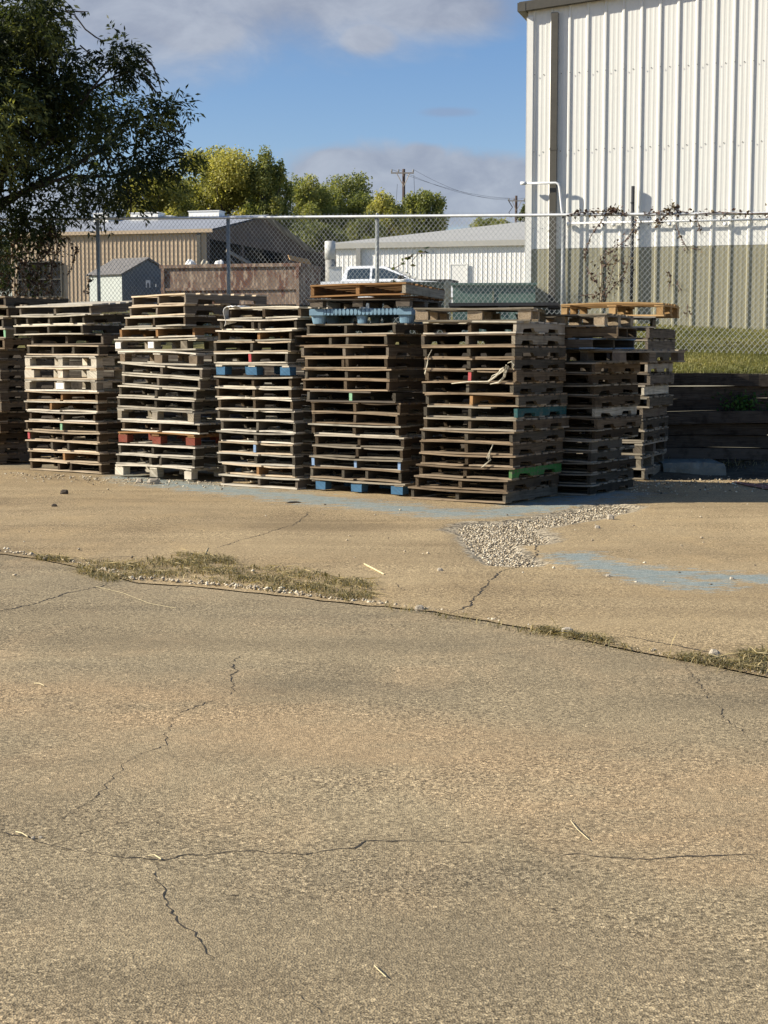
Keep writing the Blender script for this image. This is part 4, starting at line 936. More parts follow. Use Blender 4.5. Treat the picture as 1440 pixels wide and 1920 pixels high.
# ------------------------------------------------------------------ metal shed at the right (yaw: its gable wall turns slightly left)
YB = R(16.5)
def ribbed(x0, x1, z0, z1, pitch=.305, d=.022, minor=True, y=0.0, phase=.08):
    """corrugated sheet as an outline in (x,y) pushed up in z; front faces -y"""
    pts = [(x0, y)]; x = x0+phase
    while x < x1-.1:
        pts += [(x, y), (x+.020, y-d), (x+.048, y-d), (x+.064, y)]
        if minor:
            for k in (.135, .215):
                if x+k+.05 < x1: pts += [(x+k, y), (x+k+.012, y-.002), (x+k+.032, y-.002), (x+k+.044, y)]
        x += pitch
    pts.append((x1, y)); mb = MB()
    for (a, b) in zip(pts, pts[1:]):
        if abs(a[0]-b[0])+abs(a[1]-b[1]) > 1e-6: mb.face([(a[0], a[1], z0), (b[0], b[1], z0), (b[0], b[1], z1), (a[0], a[1], z1)], tint=.5)
    return mb
c0 = at(985, 605, 27.05); gz = 2.02
bld = empty('metal_shed', (c0.x, c0.y, gz), -YB); tag(bld, 'tall ribbed metal shed, white above a sage green base', 'shed')
zw = at(1000, 467, 27.0).z-gz; ze = at(985, 10, 27.05).z-gz; BWID, BDEP = 15.0, 20.0; rise = .085
mb = ribbed(.0, BWID, -.25, zw); mb.build('base_cladding', M['greenwall'], bld, fix=False)
mb = ribbed(.0, BWID, zw+.002, ze-.05, y=-.004); zcap = ze-.05
# the gable triangle above: sheets keep rising to the ridge
mb2 = ribbed(.0, BWID, 0, 1, y=-.004); vv = []
for (x, y, z) in mb2.v:
    top = ze-.05+rise*(x if x < BWID/2 else BWID-x)+.06
    vv.append((x, y, zw+.002 if z < .5 else top))
mb2.v = vv; mb2.build('wall_cladding', M['whitewall'], bld, fix=False)
mb = MB(); z_r = ze+rise*BWID/2
mb.extrude([(0.02, -.3), (BWID-.02, -.3), (BWID-.02, ze-.1), (BWID/2, z_r-.12), (0.02, ze-.1)], 'y', .03, BDEP, .5); mb.build('side_walls', M['whitewall'], bld)
mb = MB()
for sx in (0, 1):
    xa, xb = (-.12, BWID/2) if sx == 0 else (BWID+.12, BWID/2)
    za, zb = ze-rise*.12, z_r
    mb.face([(xa, -.10, za), (xb, -.10, zb), (xb, BDEP+.2, zb), (xa, BDEP+.2, za)], tint=.5); mb.face([(xa, -.10, za+.03), (xb, -.10, zb+.03), (xb, BDEP+.2, zb+.03), (xa, BDEP+.2, za+.03)], tint=.5)
mb.build('roof', M['roofpale'], bld)
mb = MB()
for sx in (0, 1):
    xa, xb = (-.13, BWID/2) if sx == 0 else (BWID+.13, BWID/2); za, zb = ze-rise*.13, z_r
    for f0, f1, y0, y1 in ((-.08, .045, -.14, -.101), (-.11, -.081, -.14, -.03)):
        v = [(xa, y, za+f) for y in (y0, y1) for f in (f0, f1)]+[(xb, y, zb+f) for y in (y0, y1) for f in (f0, f1)]
        mb.poly(v, [(0, 1, 3, 2), (4, 6, 7, 5), (0, 4, 5, 1), (2, 3, 7, 6), (1, 5, 7, 3), (0, 2, 6, 4)], .5)
mb.box(-.16, -.02, -.145, BDEP+.2, ze-.12, ze+.02, .5)
mb.build('roof_trim', M['bronze'], bld)
mb = MB(); mb.box(-.012, .10, -.042, -.0305, -.25, ze-.2, .5); mb.box(-.014, .0, -.042, .1, -.25, ze-.2, .5); mb.build('corner_trim', M['whitewall'], bld)
d0 = .415
mb = MB(); mb.box(d0, d0+.115, -.085, -.026, .02, ze-.16, .5); mb.box(d0-.006, d0+.121, -.091, -.024, 1.62, 1.66, .5); mb.box(d0-.006, d0+.121, -.091, -.024, 3.0, 3.04, .5); mb.build('downspout', M['bronze'], bld)
def loc_b(px, py, off):        # picture point on the plane `off` in front of the gable wall -> shed-local coordinates
    d = ray(px, py); nx, ny = -math.sin(YB), -math.cos(YB); ox, oy = c0.x+nx*off, c0.y+ny*off
    s = (ox*nx+oy*ny)/(d.x*nx+d.y*ny); wx, wy, wz = d.x*s-c0.x, d.y*s-c0.y, CAM_H+d.z*s-gz
    return (wx*math.cos(YB)-wy*math.sin(YB), -off, wz)
mb = MB(); q = [loc_b(976, 344, .16), loc_b(1042, 343, .16), loc_b(1047, 345, .16), loc_b(1049, 352, .16), loc_b(1056, 420, .14), loc_b(1060, 600, .10)]
mb.tube(q, .021, 10, .5); mb.tube([q[0], (q[0][0]+.10, q[0][1], q[0][2])], .03, 10, .5); mb.build('vent_pipe', M['whitepipe'], bld, smooth=True)
mb = MB(); a = loc_b(1066, 419, .09); b = loc_b(1500, 410, .09); mb.tube([a, b], .018, 8, .5)
for px in (1066, 1150, 1255, 1360):
    c = loc_b(px, 418, .09); mb.box(c[0]-.03, c[0]+.03, -.1, -.035, c[2]-.05, c[2]+.012, .5)
mb.build('conduit', M['whitepipe'], bld, smooth=True)
mb = MB(); rnd = random.Random(5)                                                  # screw heads in rows
for zz in (zw+.35, zw+1.65, zw+2.95):
    x = .13
    while x < 7:
        mb.box(x-.006, x+.006, -.046, -.037, zz-.006+x*.012, zz+.006+x*.012, .5); mb.box(x+.144, x+.156, -.014, -.004, zz-.006+x*.012, zz+.006+x*.012, .5); x += .305
mb.build('screws', M['bronze'], bld)
pp_ = empty('pipe_post', (0, 0, 0)); q = loc_b(1187, 349, .10); q2 = loc_b(1183, 606, .10)
w = lambda q: (c0.x+q[0]*math.cos(YB)+q[1]*math.sin(YB), c0.y-q[0]*math.sin(YB)+q[1]*math.cos(YB), q[2]+gz)
mb = MB(); mb.tube([w(q2), w(q)], .030, 12, .5)
bpy.data.objects.remove(pp_)
for py in (380, 398):
    c = w(loc_b(1186, py, .10)); mb.tube([(c[0], c[1], c[2]-.012), (c[0], c[1], c[2]+.012)], .034, 12, .5)
tag(mb.build('pipe_post', M['blackpipe'], smooth=True), 'tall black steel pipe standing against the white metal shed', 'pipe')

# ------------------------------------------------------------------ yard beyond the fence
YY = R(15)
def ybox(name, px, py_base_z, Y, rz=-YY):
    p = at(px, 600, Y); return empty(name, (p.x, p.y, py_base_z), rz)
# green utility boxes by the fence
def utility(px0, px1, ytop, Y, dep, mat, label, slopefront=0.0):
    a, b = at(px0, ytop, Y), at(px1, ytop, Y); wd = (b.x-a.x); gzz = terr(a.x, Y)-.05
    e = empty('utility_box', (a.x, Y, gzz), -R(4)); tag(e, label, 'utility box'); h = a.z-gzz; wd /= math.cos(R(4))
    mb = MB(); mb.extrude([(0, 0), (0, h-.05), (dep*.98, h-.05+slopefront), (dep*.98, 0)], 'x', .0, wd, .5); mb.build('cabinet', mat, e)
    mb = MB(); mb.extrude([(-.04, h-.05), (-.04, h-.015), (dep+.02, h+slopefront), (dep+.02, h-.05+slopefront)], 'x', -.03, wd+.03, .5); mb.build('lid', mat, e)
    mb = MB(); mb.box(wd*.48, wd*.50, -.012, 0, .1, h-.1, .5); mb.box(wd*.52, wd*.56, -.03, 0, h*.45, h*.6, .5); mb.build('door_latch', M['utilitygrey'], e)
utility(849, 1003, 529, 25.6, 1.5, M['utility'], 'wide green utility box behind the fence beside the white shed')
utility(712, 833, 527, 27.0, 1.0, M['utilitygrey'], 'faded green utility box in front of the silver truck')
a = at(840, 526, 26.2); mb = MB(); g0 = terr(a.x, 26.2)-.3
mb.box(a.x-.05, a.x+.05, 26.15, 26.25, g0, a.z, .5, 'z'); mb.box(a.x-.056, a.x+.056, 26.144, 26.256, a.z-.06, a.z-.02, .5, 'z')
tag(mb.build('bollard', M['tanpost']), 'square tan timber post between the two green utility boxes', 'post')

# tan building with open dark bay
a = at(387, 432, 70.0); gzt = terr(a.x, 70)-.1
tb = empty('warehouse', (a.x, a.y, gzt), -YY); tag(tb, 'long tan ribbed metal building with grey roof and open dark bay', 'building')
h = a.z-gzt; Lw = 9.75; dep = 15.0; rz_ = h+1.25
mb = ribbed(-Lw, 0, -.3, h, .2, .03, False); mb.build('wall', M['tanwall'], tb, fix=False)
mb = MB(); mb.face([(-Lw, .02, -.3), (-Lw, dep, -.3), (-Lw, dep, h), (-Lw, dep/2, rz_), (-Lw, .02, h)], tint=.5); mb.face([(-Lw, dep, -.3), (8, dep, -.3), (8, dep, h), (-Lw, dep, h)], tint=.5)
mb.build('back_wall', M['darkwall'], tb)
mb = MB()                                                                          # gable facing right: fascia above an open bay
mb.face([(.0, .02, h-.35), (.0, dep, h-.35), (.0, dep, h), (.0, dep/2, rz_), (.0, .02, h)], tint=.5)
mb.box(-.1, .02, .02, .35, -.3, h-.36, .5); mb.box(-.1, .02, dep*.72, dep, -.3, h-.36, .5); mb.box(-.1, .02, dep*.3, dep*.32, -.3, h-.36, .5); mb.build('gable', M['darkwall'], tb)
mb = MB(); mb.box(-6, -.3, .3, dep-.3, -.25, -.2, .5); mb.box(-1.3, -1.2, .2, dep-.2, -.2, h, .5); mb.box(-1.2, -.12, .4, dep-.4, h-.3, h-.2, .5); mb.build('bay_shade_panels', M['void'], tb)  # black panels added inside the bay; its darkness is their colour
mb = MB()
for y0, z0, y1, z1 in ((-.12, h-.02, dep/2, rz_), (dep+.12, h-.02, dep/2, rz_)):
    mb.face([(-Lw-.3, y0, z0), (.35, y0, z0), (.35, y1, z1), (-Lw-.3, y1, z1)], tint=.5); mb.face([(-Lw-.3, y0, z0+.08), (.35, y0, z0+.08), (.35, y1, z1+.08), (-Lw-.3, y1, z1+.08)], tint=.5)
mb.build('roof', M['roofgrey'], tb)
mb = MB(); mb.box(-Lw-.3, .35, -.20, -.125, h-.10, h+.06, .5); mb.build('gutter', M['tanwall'], tb)
mb = MB(); mb.box(-.42, -.24, -.14, -.05, -.3, h-.1, .5); mb.build('downspout', M['bronze'], tb)
for px0, px1, yy, hh in ((245, 300, 409, .27), (354, 414, 407, .30), (303, 322, 409, .12), (175, 205, 409, .25)):
    p0 = at(px0, yy, 77.5); p1 = at(px1, yy, 77.5); e = empty('roof_unit', (p0.x, 77.5, p0.z-.55), -YY); tag(e, {245: 'white box unit on the tan building roof near the big tree', 354: 'white box unit at the right end of the tan building roof', 303: 'small grey box unit between two white ones on the roof', 175: 'white box unit on the roof half hidden by the dark tree'}[px0], 'roof unit')
    mb = MB(); w_ = p1.x-p0.x; mb.box(0, w_, 0, .8, 0, .55+hh-.04, .5); mb.build('housing', M['farwhite'], e)
    mb = MB(); mb.box(-.04, w_+.04, -.04, .84, .55+hh-.04, .55+hh, .5); mb.build('cap', M['whitepipe'], e)
# window/panel on the tan wall behind the tangle
mb = MB(); p0 = at(20, 478, 69.3)
px0l = -Lw+1.0
mb.box(-Lw+.4, -Lw+2.6, -.10, -.05, .6, 2.2, .5); w_ = mb.build('window', M['void'], tb)
mb = MB()
for k in range(5): mb.box(-Lw+.4+.55*k-.03, -Lw+.4+.55*k+.03, -.13, -.102, .6, 2.2, .5)
for z_ in (.6, 1.4, 2.2): mb.box(-Lw+.36, -Lw+2.64, -.145, -.131, z_-.03, z_+.03, .5)
mb.build('frame', M['bronze'], w_)

# small garden shed
Ys = 58.0; pr = at(255, 485, Ys); sh = empty('garden_shed', (0, 0, 0)); gzs = terr(pr.x, Ys)-.05
e = at(229, 560, Ys); sh.location = (e.x, Ys, gzs); sh.rotation_euler[2] = -R(30); tag(sh, 'small garden shed with pale side and dark slate gable', 'shed')
hr = pr.z-gzs; hw = hr-.52; gw, gl = 1.95, 1.75    # gable to the right-front, long side lit at left
# local: +x along the gable front (to the right, away), side wall runs to -x... built as two faces meeting at the origin
ga = R(58)
mb = MB(); sdv = Vector((-math.cos(R(2)), math.sin(R(2)), 0))*1.62; gd = Vector((math.cos(ga)*1.0, math.sin(ga)*1.0, 0))*gw
O = Vector((0, 0, 0)); A = O+sdv; Bq = O+gd; Cq = A+gd
def up(v, z): return (v.x, v.y, z)
mb.face([up(A, -.2), up(O, -.2), up(O, hw), up(A, hw)], tint=.5); mb.build('side_wall', M['shedwall'], sh, fix=False)
mid = gd*.5
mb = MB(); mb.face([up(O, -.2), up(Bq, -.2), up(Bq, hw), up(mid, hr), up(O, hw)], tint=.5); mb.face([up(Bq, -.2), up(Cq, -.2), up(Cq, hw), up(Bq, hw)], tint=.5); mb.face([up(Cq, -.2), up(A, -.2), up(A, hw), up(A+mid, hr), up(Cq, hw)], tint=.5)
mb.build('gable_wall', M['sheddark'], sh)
mb = MB(); ov = -sdv.normalized()*.08; eo = -gd.normalized()*.10
for p, q in ((O, 1), (Bq, -1)):
    e1 = p+eo*q; mb.face([up(e1+ov, hw-.05), up(A+(p-O)+eo*q-ov, hw-.05), up(A+mid-ov, hr+.04), up(mid+ov, hr+.04)], tint=.5)
rf = mb.build('roof', M['shedroof'], sh); rf.modifiers.new('t', 'SOLIDIFY').thickness = .05
mb = MB(); nrm = Vector((gd.y, -gd.x, 0)).normalized()*.02
d0_, d1_ = gd*.3+nrm, gd*.82+nrm; mb.face([up(d0_, .05), up(d1_, .05), up(d1_, hw-.12), up(d0_, hw-.12)], tint=.5); dr = mb.build('door', M['sheddark'], sh, fix=False)
mb = MB(); nrm2 = nrm*1.6; c_ = gd*.52
def em(u0, u1, z0, z1): mb.face([up(c_+gd.normalized()*u0+nrm2, z0), up(c_+gd.normalized()*u1+nrm2, z0), up(c_+gd.normalized()*u1+nrm2, z1), up(c_+gd.normalized()*u0+nrm2, z1)], tint=.5)
em(-.09, .09, 1.0, 1.10); em(-.09, -.04, .82, 1.0); em(.04, .09, .82, 1.0); mb.build('emblem', M['paper'], dr, fix=False)
mb = MB(); mb.tube([up(c_+gd.normalized()*.30+nrm2, .85), up(c_+gd.normalized()*.30+nrm2, .97)], .02, 6, .5); mb.build('handle', M['chrome'], dr)

# rusty skip
a = at(303, 497, 55.0); gzd = terr(a.x, 55)-.05; sk = empty('skip', (a.x, 55.0, gzd), -YY); tag(sk, 'long rusty steel skip full of waste wood beyond the fence', 'skip')
h = a.z-gzd; L = (at(562, 500, 53.7).x-a.x)/math.cos(YY)
mb = MB(); w_ = 2.4; t_ = .05
mb.box(0, L, 0, t_, .15, h-.12, .5); mb.box(0, L, w_-t_, w_, .15, h-.12, .5); mb.box(0, t_, t_, w_-t_, .15, h-.12, .5); mb.box(L-t_, L, t_, w_-t_, .15, h-.12, .5); mb.box(t_, L-t_, t_, w_-t_, .15, .2, .5); mb.build('body', M['rust'], sk)
mb = MB(); mb.box(-.06, L+.06, -.07, .06, h-.12, h, .5); mb.box(-.06, L+.06, w_-.06, w_+.07, h-.12, h, .5); mb.box(-.06, .06, .06, w_-.06, h-.12, h, .5); mb.box(L-.06, L+.06, .06, w_-.06, h-.12, h, .5); mb.build('top_rail', M['rust'], sk)
mb = MB(); mb.box(-.03, L+.03, -.06, -.002, h*.42, h*.42+.09, .5); mb.build('side_rail', M['rust'], sk)
for x in (0, L-.12): mb = MB(); mb.box(x, x+.12, -.075, -.002, .1, h-.125, .5); mb.build('corner_post', M['rust'], sk)
for x in (.6, L-.8):
    mb = MB(); mb.tube([(x, .3, .1), (x, w_-.3, .1)], .12, 12, .5); mb.build('roller', M['rust'], sk)
mb = MB(); mb.box(t_, L-t_, t_, w_-t_, h-.5, h-.22, .3); mb.build('fill', M['dark'], sk)
def skloc(px, py, Y): return at(px, py, Y)
def board(px0, py0, px1, py1, Y0, Y1, w, mat, label):
    a, b = at(px0, py0, Y0), at(px1, py1, Y1); d = (b-a); L_ = d.length; mb = MB(); mb.plank(0, L_, -w/2, w/2, 0, .035, 'x', 6, .004)
    o = mb.build('waste_board', mat, None); o.location = a; o.rotation_euler = (R(50), -math.asin(d.z/L_), math.atan2(d.y, d.x)); return tag(o, label, 'board')
board(424, 470, 482, 503, 55.6, 56.2, .16, M['grey'], 'long grey board leaning up out of the rusty skip')
board(428, 484, 440, 496, 55.4, 55.6, .14, M['grey'], 'short grey board in the skip below the long one')
board(541, 483, 580, 492, 55.2, 55.9, .22, M['new'], 'pale fresh board sticking out of the right end of the skip')
for i, (px, py, s, lab) in enumerate(((357, 492, .13, 'crumpled white paper heap in the rusty skip'), (384, 492, .12, 'small cream paper heap beside the white one in the skip'), (412, 492, .11, 'white torn paper beside the fence post in the skip'))):
    p = at(px, py, 55.9); r = random.Random(i); mb = MB(); n = 9
    ring = [[(s*1.7*k*math.cos(2*math.pi*j/n)*(1+r.uniform(-.25, .25)), s*k*math.sin(2*math.pi*j/n)*(1+r.uniform(-.25, .25)), z+r.uniform(-.05, .05)) for j in range(n)] for k, z in ((1, -.35), (.95, -.1), (.75, .0), (.3, .08))]
    mb.poly([q for k in ring for q in k], [(k*n+j, k*n+(j+1) % n, (k+1)*n+(j+1) % n, (k+1)*n+j) for k in range(3) for j in range(n)]+[tuple(3*n+j for j in range(n))], .5)
    tag(mb.build('waste_paper', M['paper' if i != 1 else 'tanpost'], None, p), lab, 'paper')

# cream building
YC = 66.0; a = at(630, 458, YC); gzc = terr(a.x, YC)-.1; cb = empty('cream_building', (a.x, a.y, gzc), -YY); tag(cb, 'low cream white ribbed metal building with pale roof', 'building')
h = a.z-gzc; Lc = 16.0; dep = 94.0; rr = h+4.7
mb = ribbed(0, Lc, -.3, h-.02, .2, .014, False); mb.build('wall', M['farwhite'], cb, fix=False)
mb = MB(); mb.extrude([(.03, -.3), (dep, -.3), (dep, h-.1), (dep/2, rr-.15), (.03, h-.1)], 'x', .0, Lc, .5); mb.build('side_walls', M['farwhite'], cb)
mb = MB()
for y0, y1 in ((-.10, dep/2), (dep+.10, dep/2)):
    for q in (0, .09): mb.face([(-.35, y0, h-.06+q), (Lc+.35, y0, h-.06+q), (Lc+.35, y1, rr+q), (-.35, y1, rr+q)], tint=.5)
mb.build('roof', M['roofpale'], cb)
mb = MB(); mb.box(-.35, Lc+.35, -.17, -.105, h-.20, h+.03, .5); mb.build('gutter', M['roofpale'], cb)
M['ventgrey'] = m_plain('dull_white_vent_steel', (.50, .50, .47), .6, 0, .12, 3)
M['greytrim'] = m_plain('grey_trim_steel', (.27, .265, .24), .6, 0, .1, 3)
for x in (.93, 8.3): mb = MB(); mb.box(x, x+.2, -.19, -.06, -.3, h-.21, .5); mb.build('downspout', M['greytrim'], cb)
x0 = (at(847, 500, YC-1).x-a.x)/math.cos(YY); dh = at(847, 497, YC-1.4).z-gzc
mb = MB(); mb.box(x0-.03, x0+.63, -.075, -.055, 0, dh, .5); d_ = mb.build('door', M['farwhite'], cb)
mb = MB(); mb.box(x0-.08, x0-.032, -.09, -.055, 0, dh+.05, .5); mb.box(x0+.632, x0+.68, -.09, -.055, 0, dh+.05, .5); mb.box(x0-.03, x0+.63, -.09, -.055, dh+.002, dh+.05, .5); mb.build('frame', M['farwhite'], d_)
mb = MB(); mb.box(x0+.5, x0+.56, -.13, -.076, 1.0, 1.08, .5); mb.build('handle', M['bronze'], d_)
p = at(617, 500, YC-2.0); q = at(640, 500, YC-2.0); gq = terr(p.x, YC-2)
ac = empty('condenser_unit', (p.x, YC-2.0, gq)); tag(ac, 'white box condenser unit behind the bed of the silver truck', 'condenser unit')
mb = MB(); mb.box(0, q.x-p.x, 0, .8, 0, p.z-gq-.05, .5); mb.build('housing', M['farwhite'], ac)
mb = MB(); mb.box(-.02, q.x-p.x+.02, -.02, .82, p.z-gq-.05, p.z-gq, .5); mb.build('cap', M['ventgrey'], ac)
mb = MB()
for k_ in range(6): mb.box(.06, q.x-p.x-.06, -.015, -.002, .3+.14*k_, .36+.14*k_, .5)
mb.build('grille', M['ventgrey'], ac)
# vent stack at its left end
p = at(619, 497, YC-1.5); mb = MB(); zt = at(619, 452, YC-1.5).z; rv = .225
ve = empty('vent_stack', (p.x, YC-1.5, terr(p.x, YC-1.5))); tag(ve, 'white cylindrical vent stack left of the cream building', 'vent')
mb.tube([(0, 0, 0), (0, 0, zt-ve.location.z-.45)], rv*.9, 16, .5); mb.build('pipe', M['greytrim'], ve, smooth=True)
mb = MB(); mb.tube([(0, 0, zt-ve.location.z-.75), (0, 0, zt-ve.location.z-.02)], rv, 16, .5); mb.tube([(0, 0, zt-ve.location.z-.05), (0, 0, zt-ve.location.z)], rv*.85, 16, .5); mb.build('hood', M['ventgrey'], ve, smooth=True)
# ------------------------------------------------------------------ silver pickup
def XX(x): return x+.42*min(1, max(0, (x-3.4)/.5))
YT = 58.0; a = at(638, 520, YT); gzp = terr(a.x, YT)
cx_, sx_ = math.cos(YY), math.sin(YY)
tr = empty('pickup_truck', (a.x-1.75*cx_, YT+1.75*sx_, gzp), -YY); tag(tr, 'silver crew cab pickup truck parked before the cream building', 'pickup truck')
HT = at(690, 497, YT-.5).z-gzp; k = HT/1.92; Wd = 1.95
def sideprof(mb, prof, y0, y1, inset_top=0.0, zb=0, zt=1):
    n = len(prof); vs = []
    for side, y in ((0, y0), (1, y1)):
        for (x, z) in prof:
            f = min(1, max(0, (z-zb)/(zt-zb))) if inset_top else 0
            vs.append((XX(x), y+(inset_top*f if side == 0 else -inset_top*f), z*k))
    mb.poly(vs, [tuple(range(n)), tuple(range(2*n-1, n-1, -1))]+[(i, n+i, n+(i+1) % n, (i+1) % n) for i in range(n)], .5)
mb = MB(); sideprof(mb, [(0, .55), (.35, .5), (.62, .50), (.70, .82), (.95, .95), (1.25, .95), (1.5, .82), (1.56, .48), (3.95, .46), (4.02, .8), (4.28, .95), (4.58, .95), (4.84, .8), (4.92, .48), (5.62, .5), (5.74, .62), (5.74, 1.02), (5.62, 1.12), (4.9, 1.20), (4.22, 1.25), (1.76, 1.26), (1.74, 1.24), (1.70, 1.24), (.02, 1.24), (0, 1.2)], 0, Wd); mb.build('body', M['silver'], tr)
mb = MB(); sideprof(mb, [(1.76, 1.255), (4.22, 1.245), (3.42, 1.88), (3.1, 1.92), (2.1, 1.92), (1.93, 1.88)], .04, Wd-.04, .17, 1.25, 1.92); mb.build('cab', M['silver'], tr)
def cab_y(z, o): return .04+.17*min(1, (z-1.25)/.67)-o
def glass(pts, name='window'):
    mb = MB()
    for q in (0, 1): mb.face([(XX(x), cab_y(z, .006) if q == 0 else Wd-cab_y(z, .006), z*k) for x, z in pts], tint=.5)
    return mb.build(name, M['glass'], tr)
glass([(1.98, 1.34), (2.86, 1.34), (2.86, 1.80), (2.12, 1.80), (2.0, 1.72)]); glass([(2.95, 1.34), (3.95, 1.34), (3.40, 1.78), (3.30, 1.80), (2.95, 1.80)])
mb = MB(); mb.face([(4.60, .16, 1.285*k), (4.60, Wd-.16, 1.285*k), (3.475, Wd-.25, 1.868*k), (3.475, .25, 1.868*k)], tint=.5); mb.build('windscreen', M['glass'], tr)
mb = MB(); mb.face([(1.785, .2, 1.36*k), (1.785, Wd-.2, 1.36*k), (1.895, Wd-.27, 1.80*k), (1.895, .27, 1.80*k)], tint=.5); mb.build('rear_window', M['glass'], tr)
for x in (2.05, 3.05): mb = MB(); mb.box(x, x+.2, -.03, 0, 1.12*k, 1.16*k, .5); mb.build('door_handle', M['chrome'], tr)
for x in (1.84, 2.90, 4.35): mb = MB(); mb.box(x, x+.012, -.004, .0, .6*k, 1.22*k, .5); mb.build('door_seam', M['rubber'], tr)
mb = MB(); mb.box(4.02, 4.22, -.20, -.02, 1.30*k, 1.46*k, .5); mb.build('mirror', M['rubber'], tr)
mb = MB(); mb.box(4.02, 4.22, Wd+.02, Wd+.2, 1.30*k, 1.46*k, .5); mb.build('mirror', M['rubber'], tr)
mb = MB(); mb.box(4.8, 5.9, .25, Wd-.25, 1.2*k, 1.29*k, .5); mb.build('bonnet_scoop', M['rubber'], tr)
for y in (.12, Wd-.42): mb = MB(); mb.box(6.12, 6.18, y, y+.3, .84*k, 1.02*k, .5); mb.build('headlight', M['chrome'], tr)
mb = MB(); mb.box(6.14, 6.185, .45, Wd-.45, .72*k, 1.02*k, .5); mb.build('grille', M['rubber'], tr)
for x in (1.10, 4.85):
    for y in (.02, Wd-.27):
        mb = MB(); mb.tube([(x, y, .40*k), (x, y+.25, .40*k)], .40, 20, .5); w_ = mb.build('tyre', M['rubber'], tr); mb = MB(); mb.tube([(x, y-.01, .40*k), (x, y+.26, .40*k)], .25, 16, .5); mb.build('rim', M['chrome'], w_)

# ------------------------------------------------------------------ utility poles and lines
def upole(px, ytop, Y, yarm, ax0, ax1, label, dr=.16):
    p = at(px, ytop, Y); g = terr(p.x, Y)-.5; e = empty('utility_pole', (p.x, Y, g)); tag(e, label, 'utility pole')
    mb = MB(); mb.tube([(0, 0, 0), (0, 0, p.z-g)], [dr*1.35, dr], 10, .5); mb.build('pole', M['pole'], e, smooth=True)
    A0, A1 = at(ax0, yarm, Y), at(ax1, yarm+(-2 if ax0 < 740 else 1), Y); az = A0.z-g
    mb = MB(); mb.box(A0.x-p.x, A1.x-p.x, -.30, -.18, az-.05, az+.05, .5); mb.build('crossarm', M['arm'], e)
    for sg, xe in ((-1, A0.x-p.x), (1, A1.x-p.x)):
        mb = MB(); mb.tube([(xe*.55, -.31, az-.05), (0, -.25, az-1.1)], .035, 5, .5); mb.build('brace', M['arm'], e)
    pts = []
    for f in (.03, .33, .97):
        x = lerp(A0.x-p.x, A1.x-p.x, f); mb = MB(); mb.tube([(x, -.24, az+.05), (x, -.24, az+.17), (x, -.24, az+.3)], [.03, .08, .05], 8, .5); mb.build('insulator', M['ceramic'], e); pts.append(Vector((p.x+x, Y-.24, g+az+.3)))
    return e, pts, p
e1, q1, p1 = upole(757, 317, 130.0, 325, 733, 776, 'dark wooden power pole with crossarm above the trees', .125)
e2, q2, p2 = upole(968, 367, 175.0, 377, 953, 984, 'distant wooden power pole beside the white shed corner', .14)
mb = MB(); c = q2[0]; mb.tube([c+Vector((-.1, 0, -.2)), c+Vector((.4, 0, -1.0)), c+Vector((.0, 0, -1.6)), c+Vector((.35, 0, -2.1))], .05, 5, .5)
o = mb.build('hanging_cable', M['cable'], e2); o.location = -e2.location
for f, q in enumerate(zip(q1, q2)):
    a, b = q; mb = MB(); mb.tube([a.lerp(b, i/24)-Vector((0, 0, (.5+.25*f)*4*(i/24)*(1-i/24))) for i in range(25)], .011, 4, .5, cap=False)
    tag(mb.build('power_line', M['cable']), ['upper sagging power line between the two poles', 'middle sagging power line between the two poles', 'lowest sagging power line between the two poles'][f], 'power line')
for a, b, lab in ((at(745, 345, 129.9), at(752, 395, 129.9), None), (at(776, 328, 129.9), at(768, 390, 129.9), None)):
    mb = MB(); mb.tube([a, a.lerp(b, .5)+Vector((.25 if a.x > p1.x else -.25, 0, -.4)), b], .015, 4, .5, cap=False); o = mb.build('drop_wire', M['cable'], e1); o.location = -e1.location

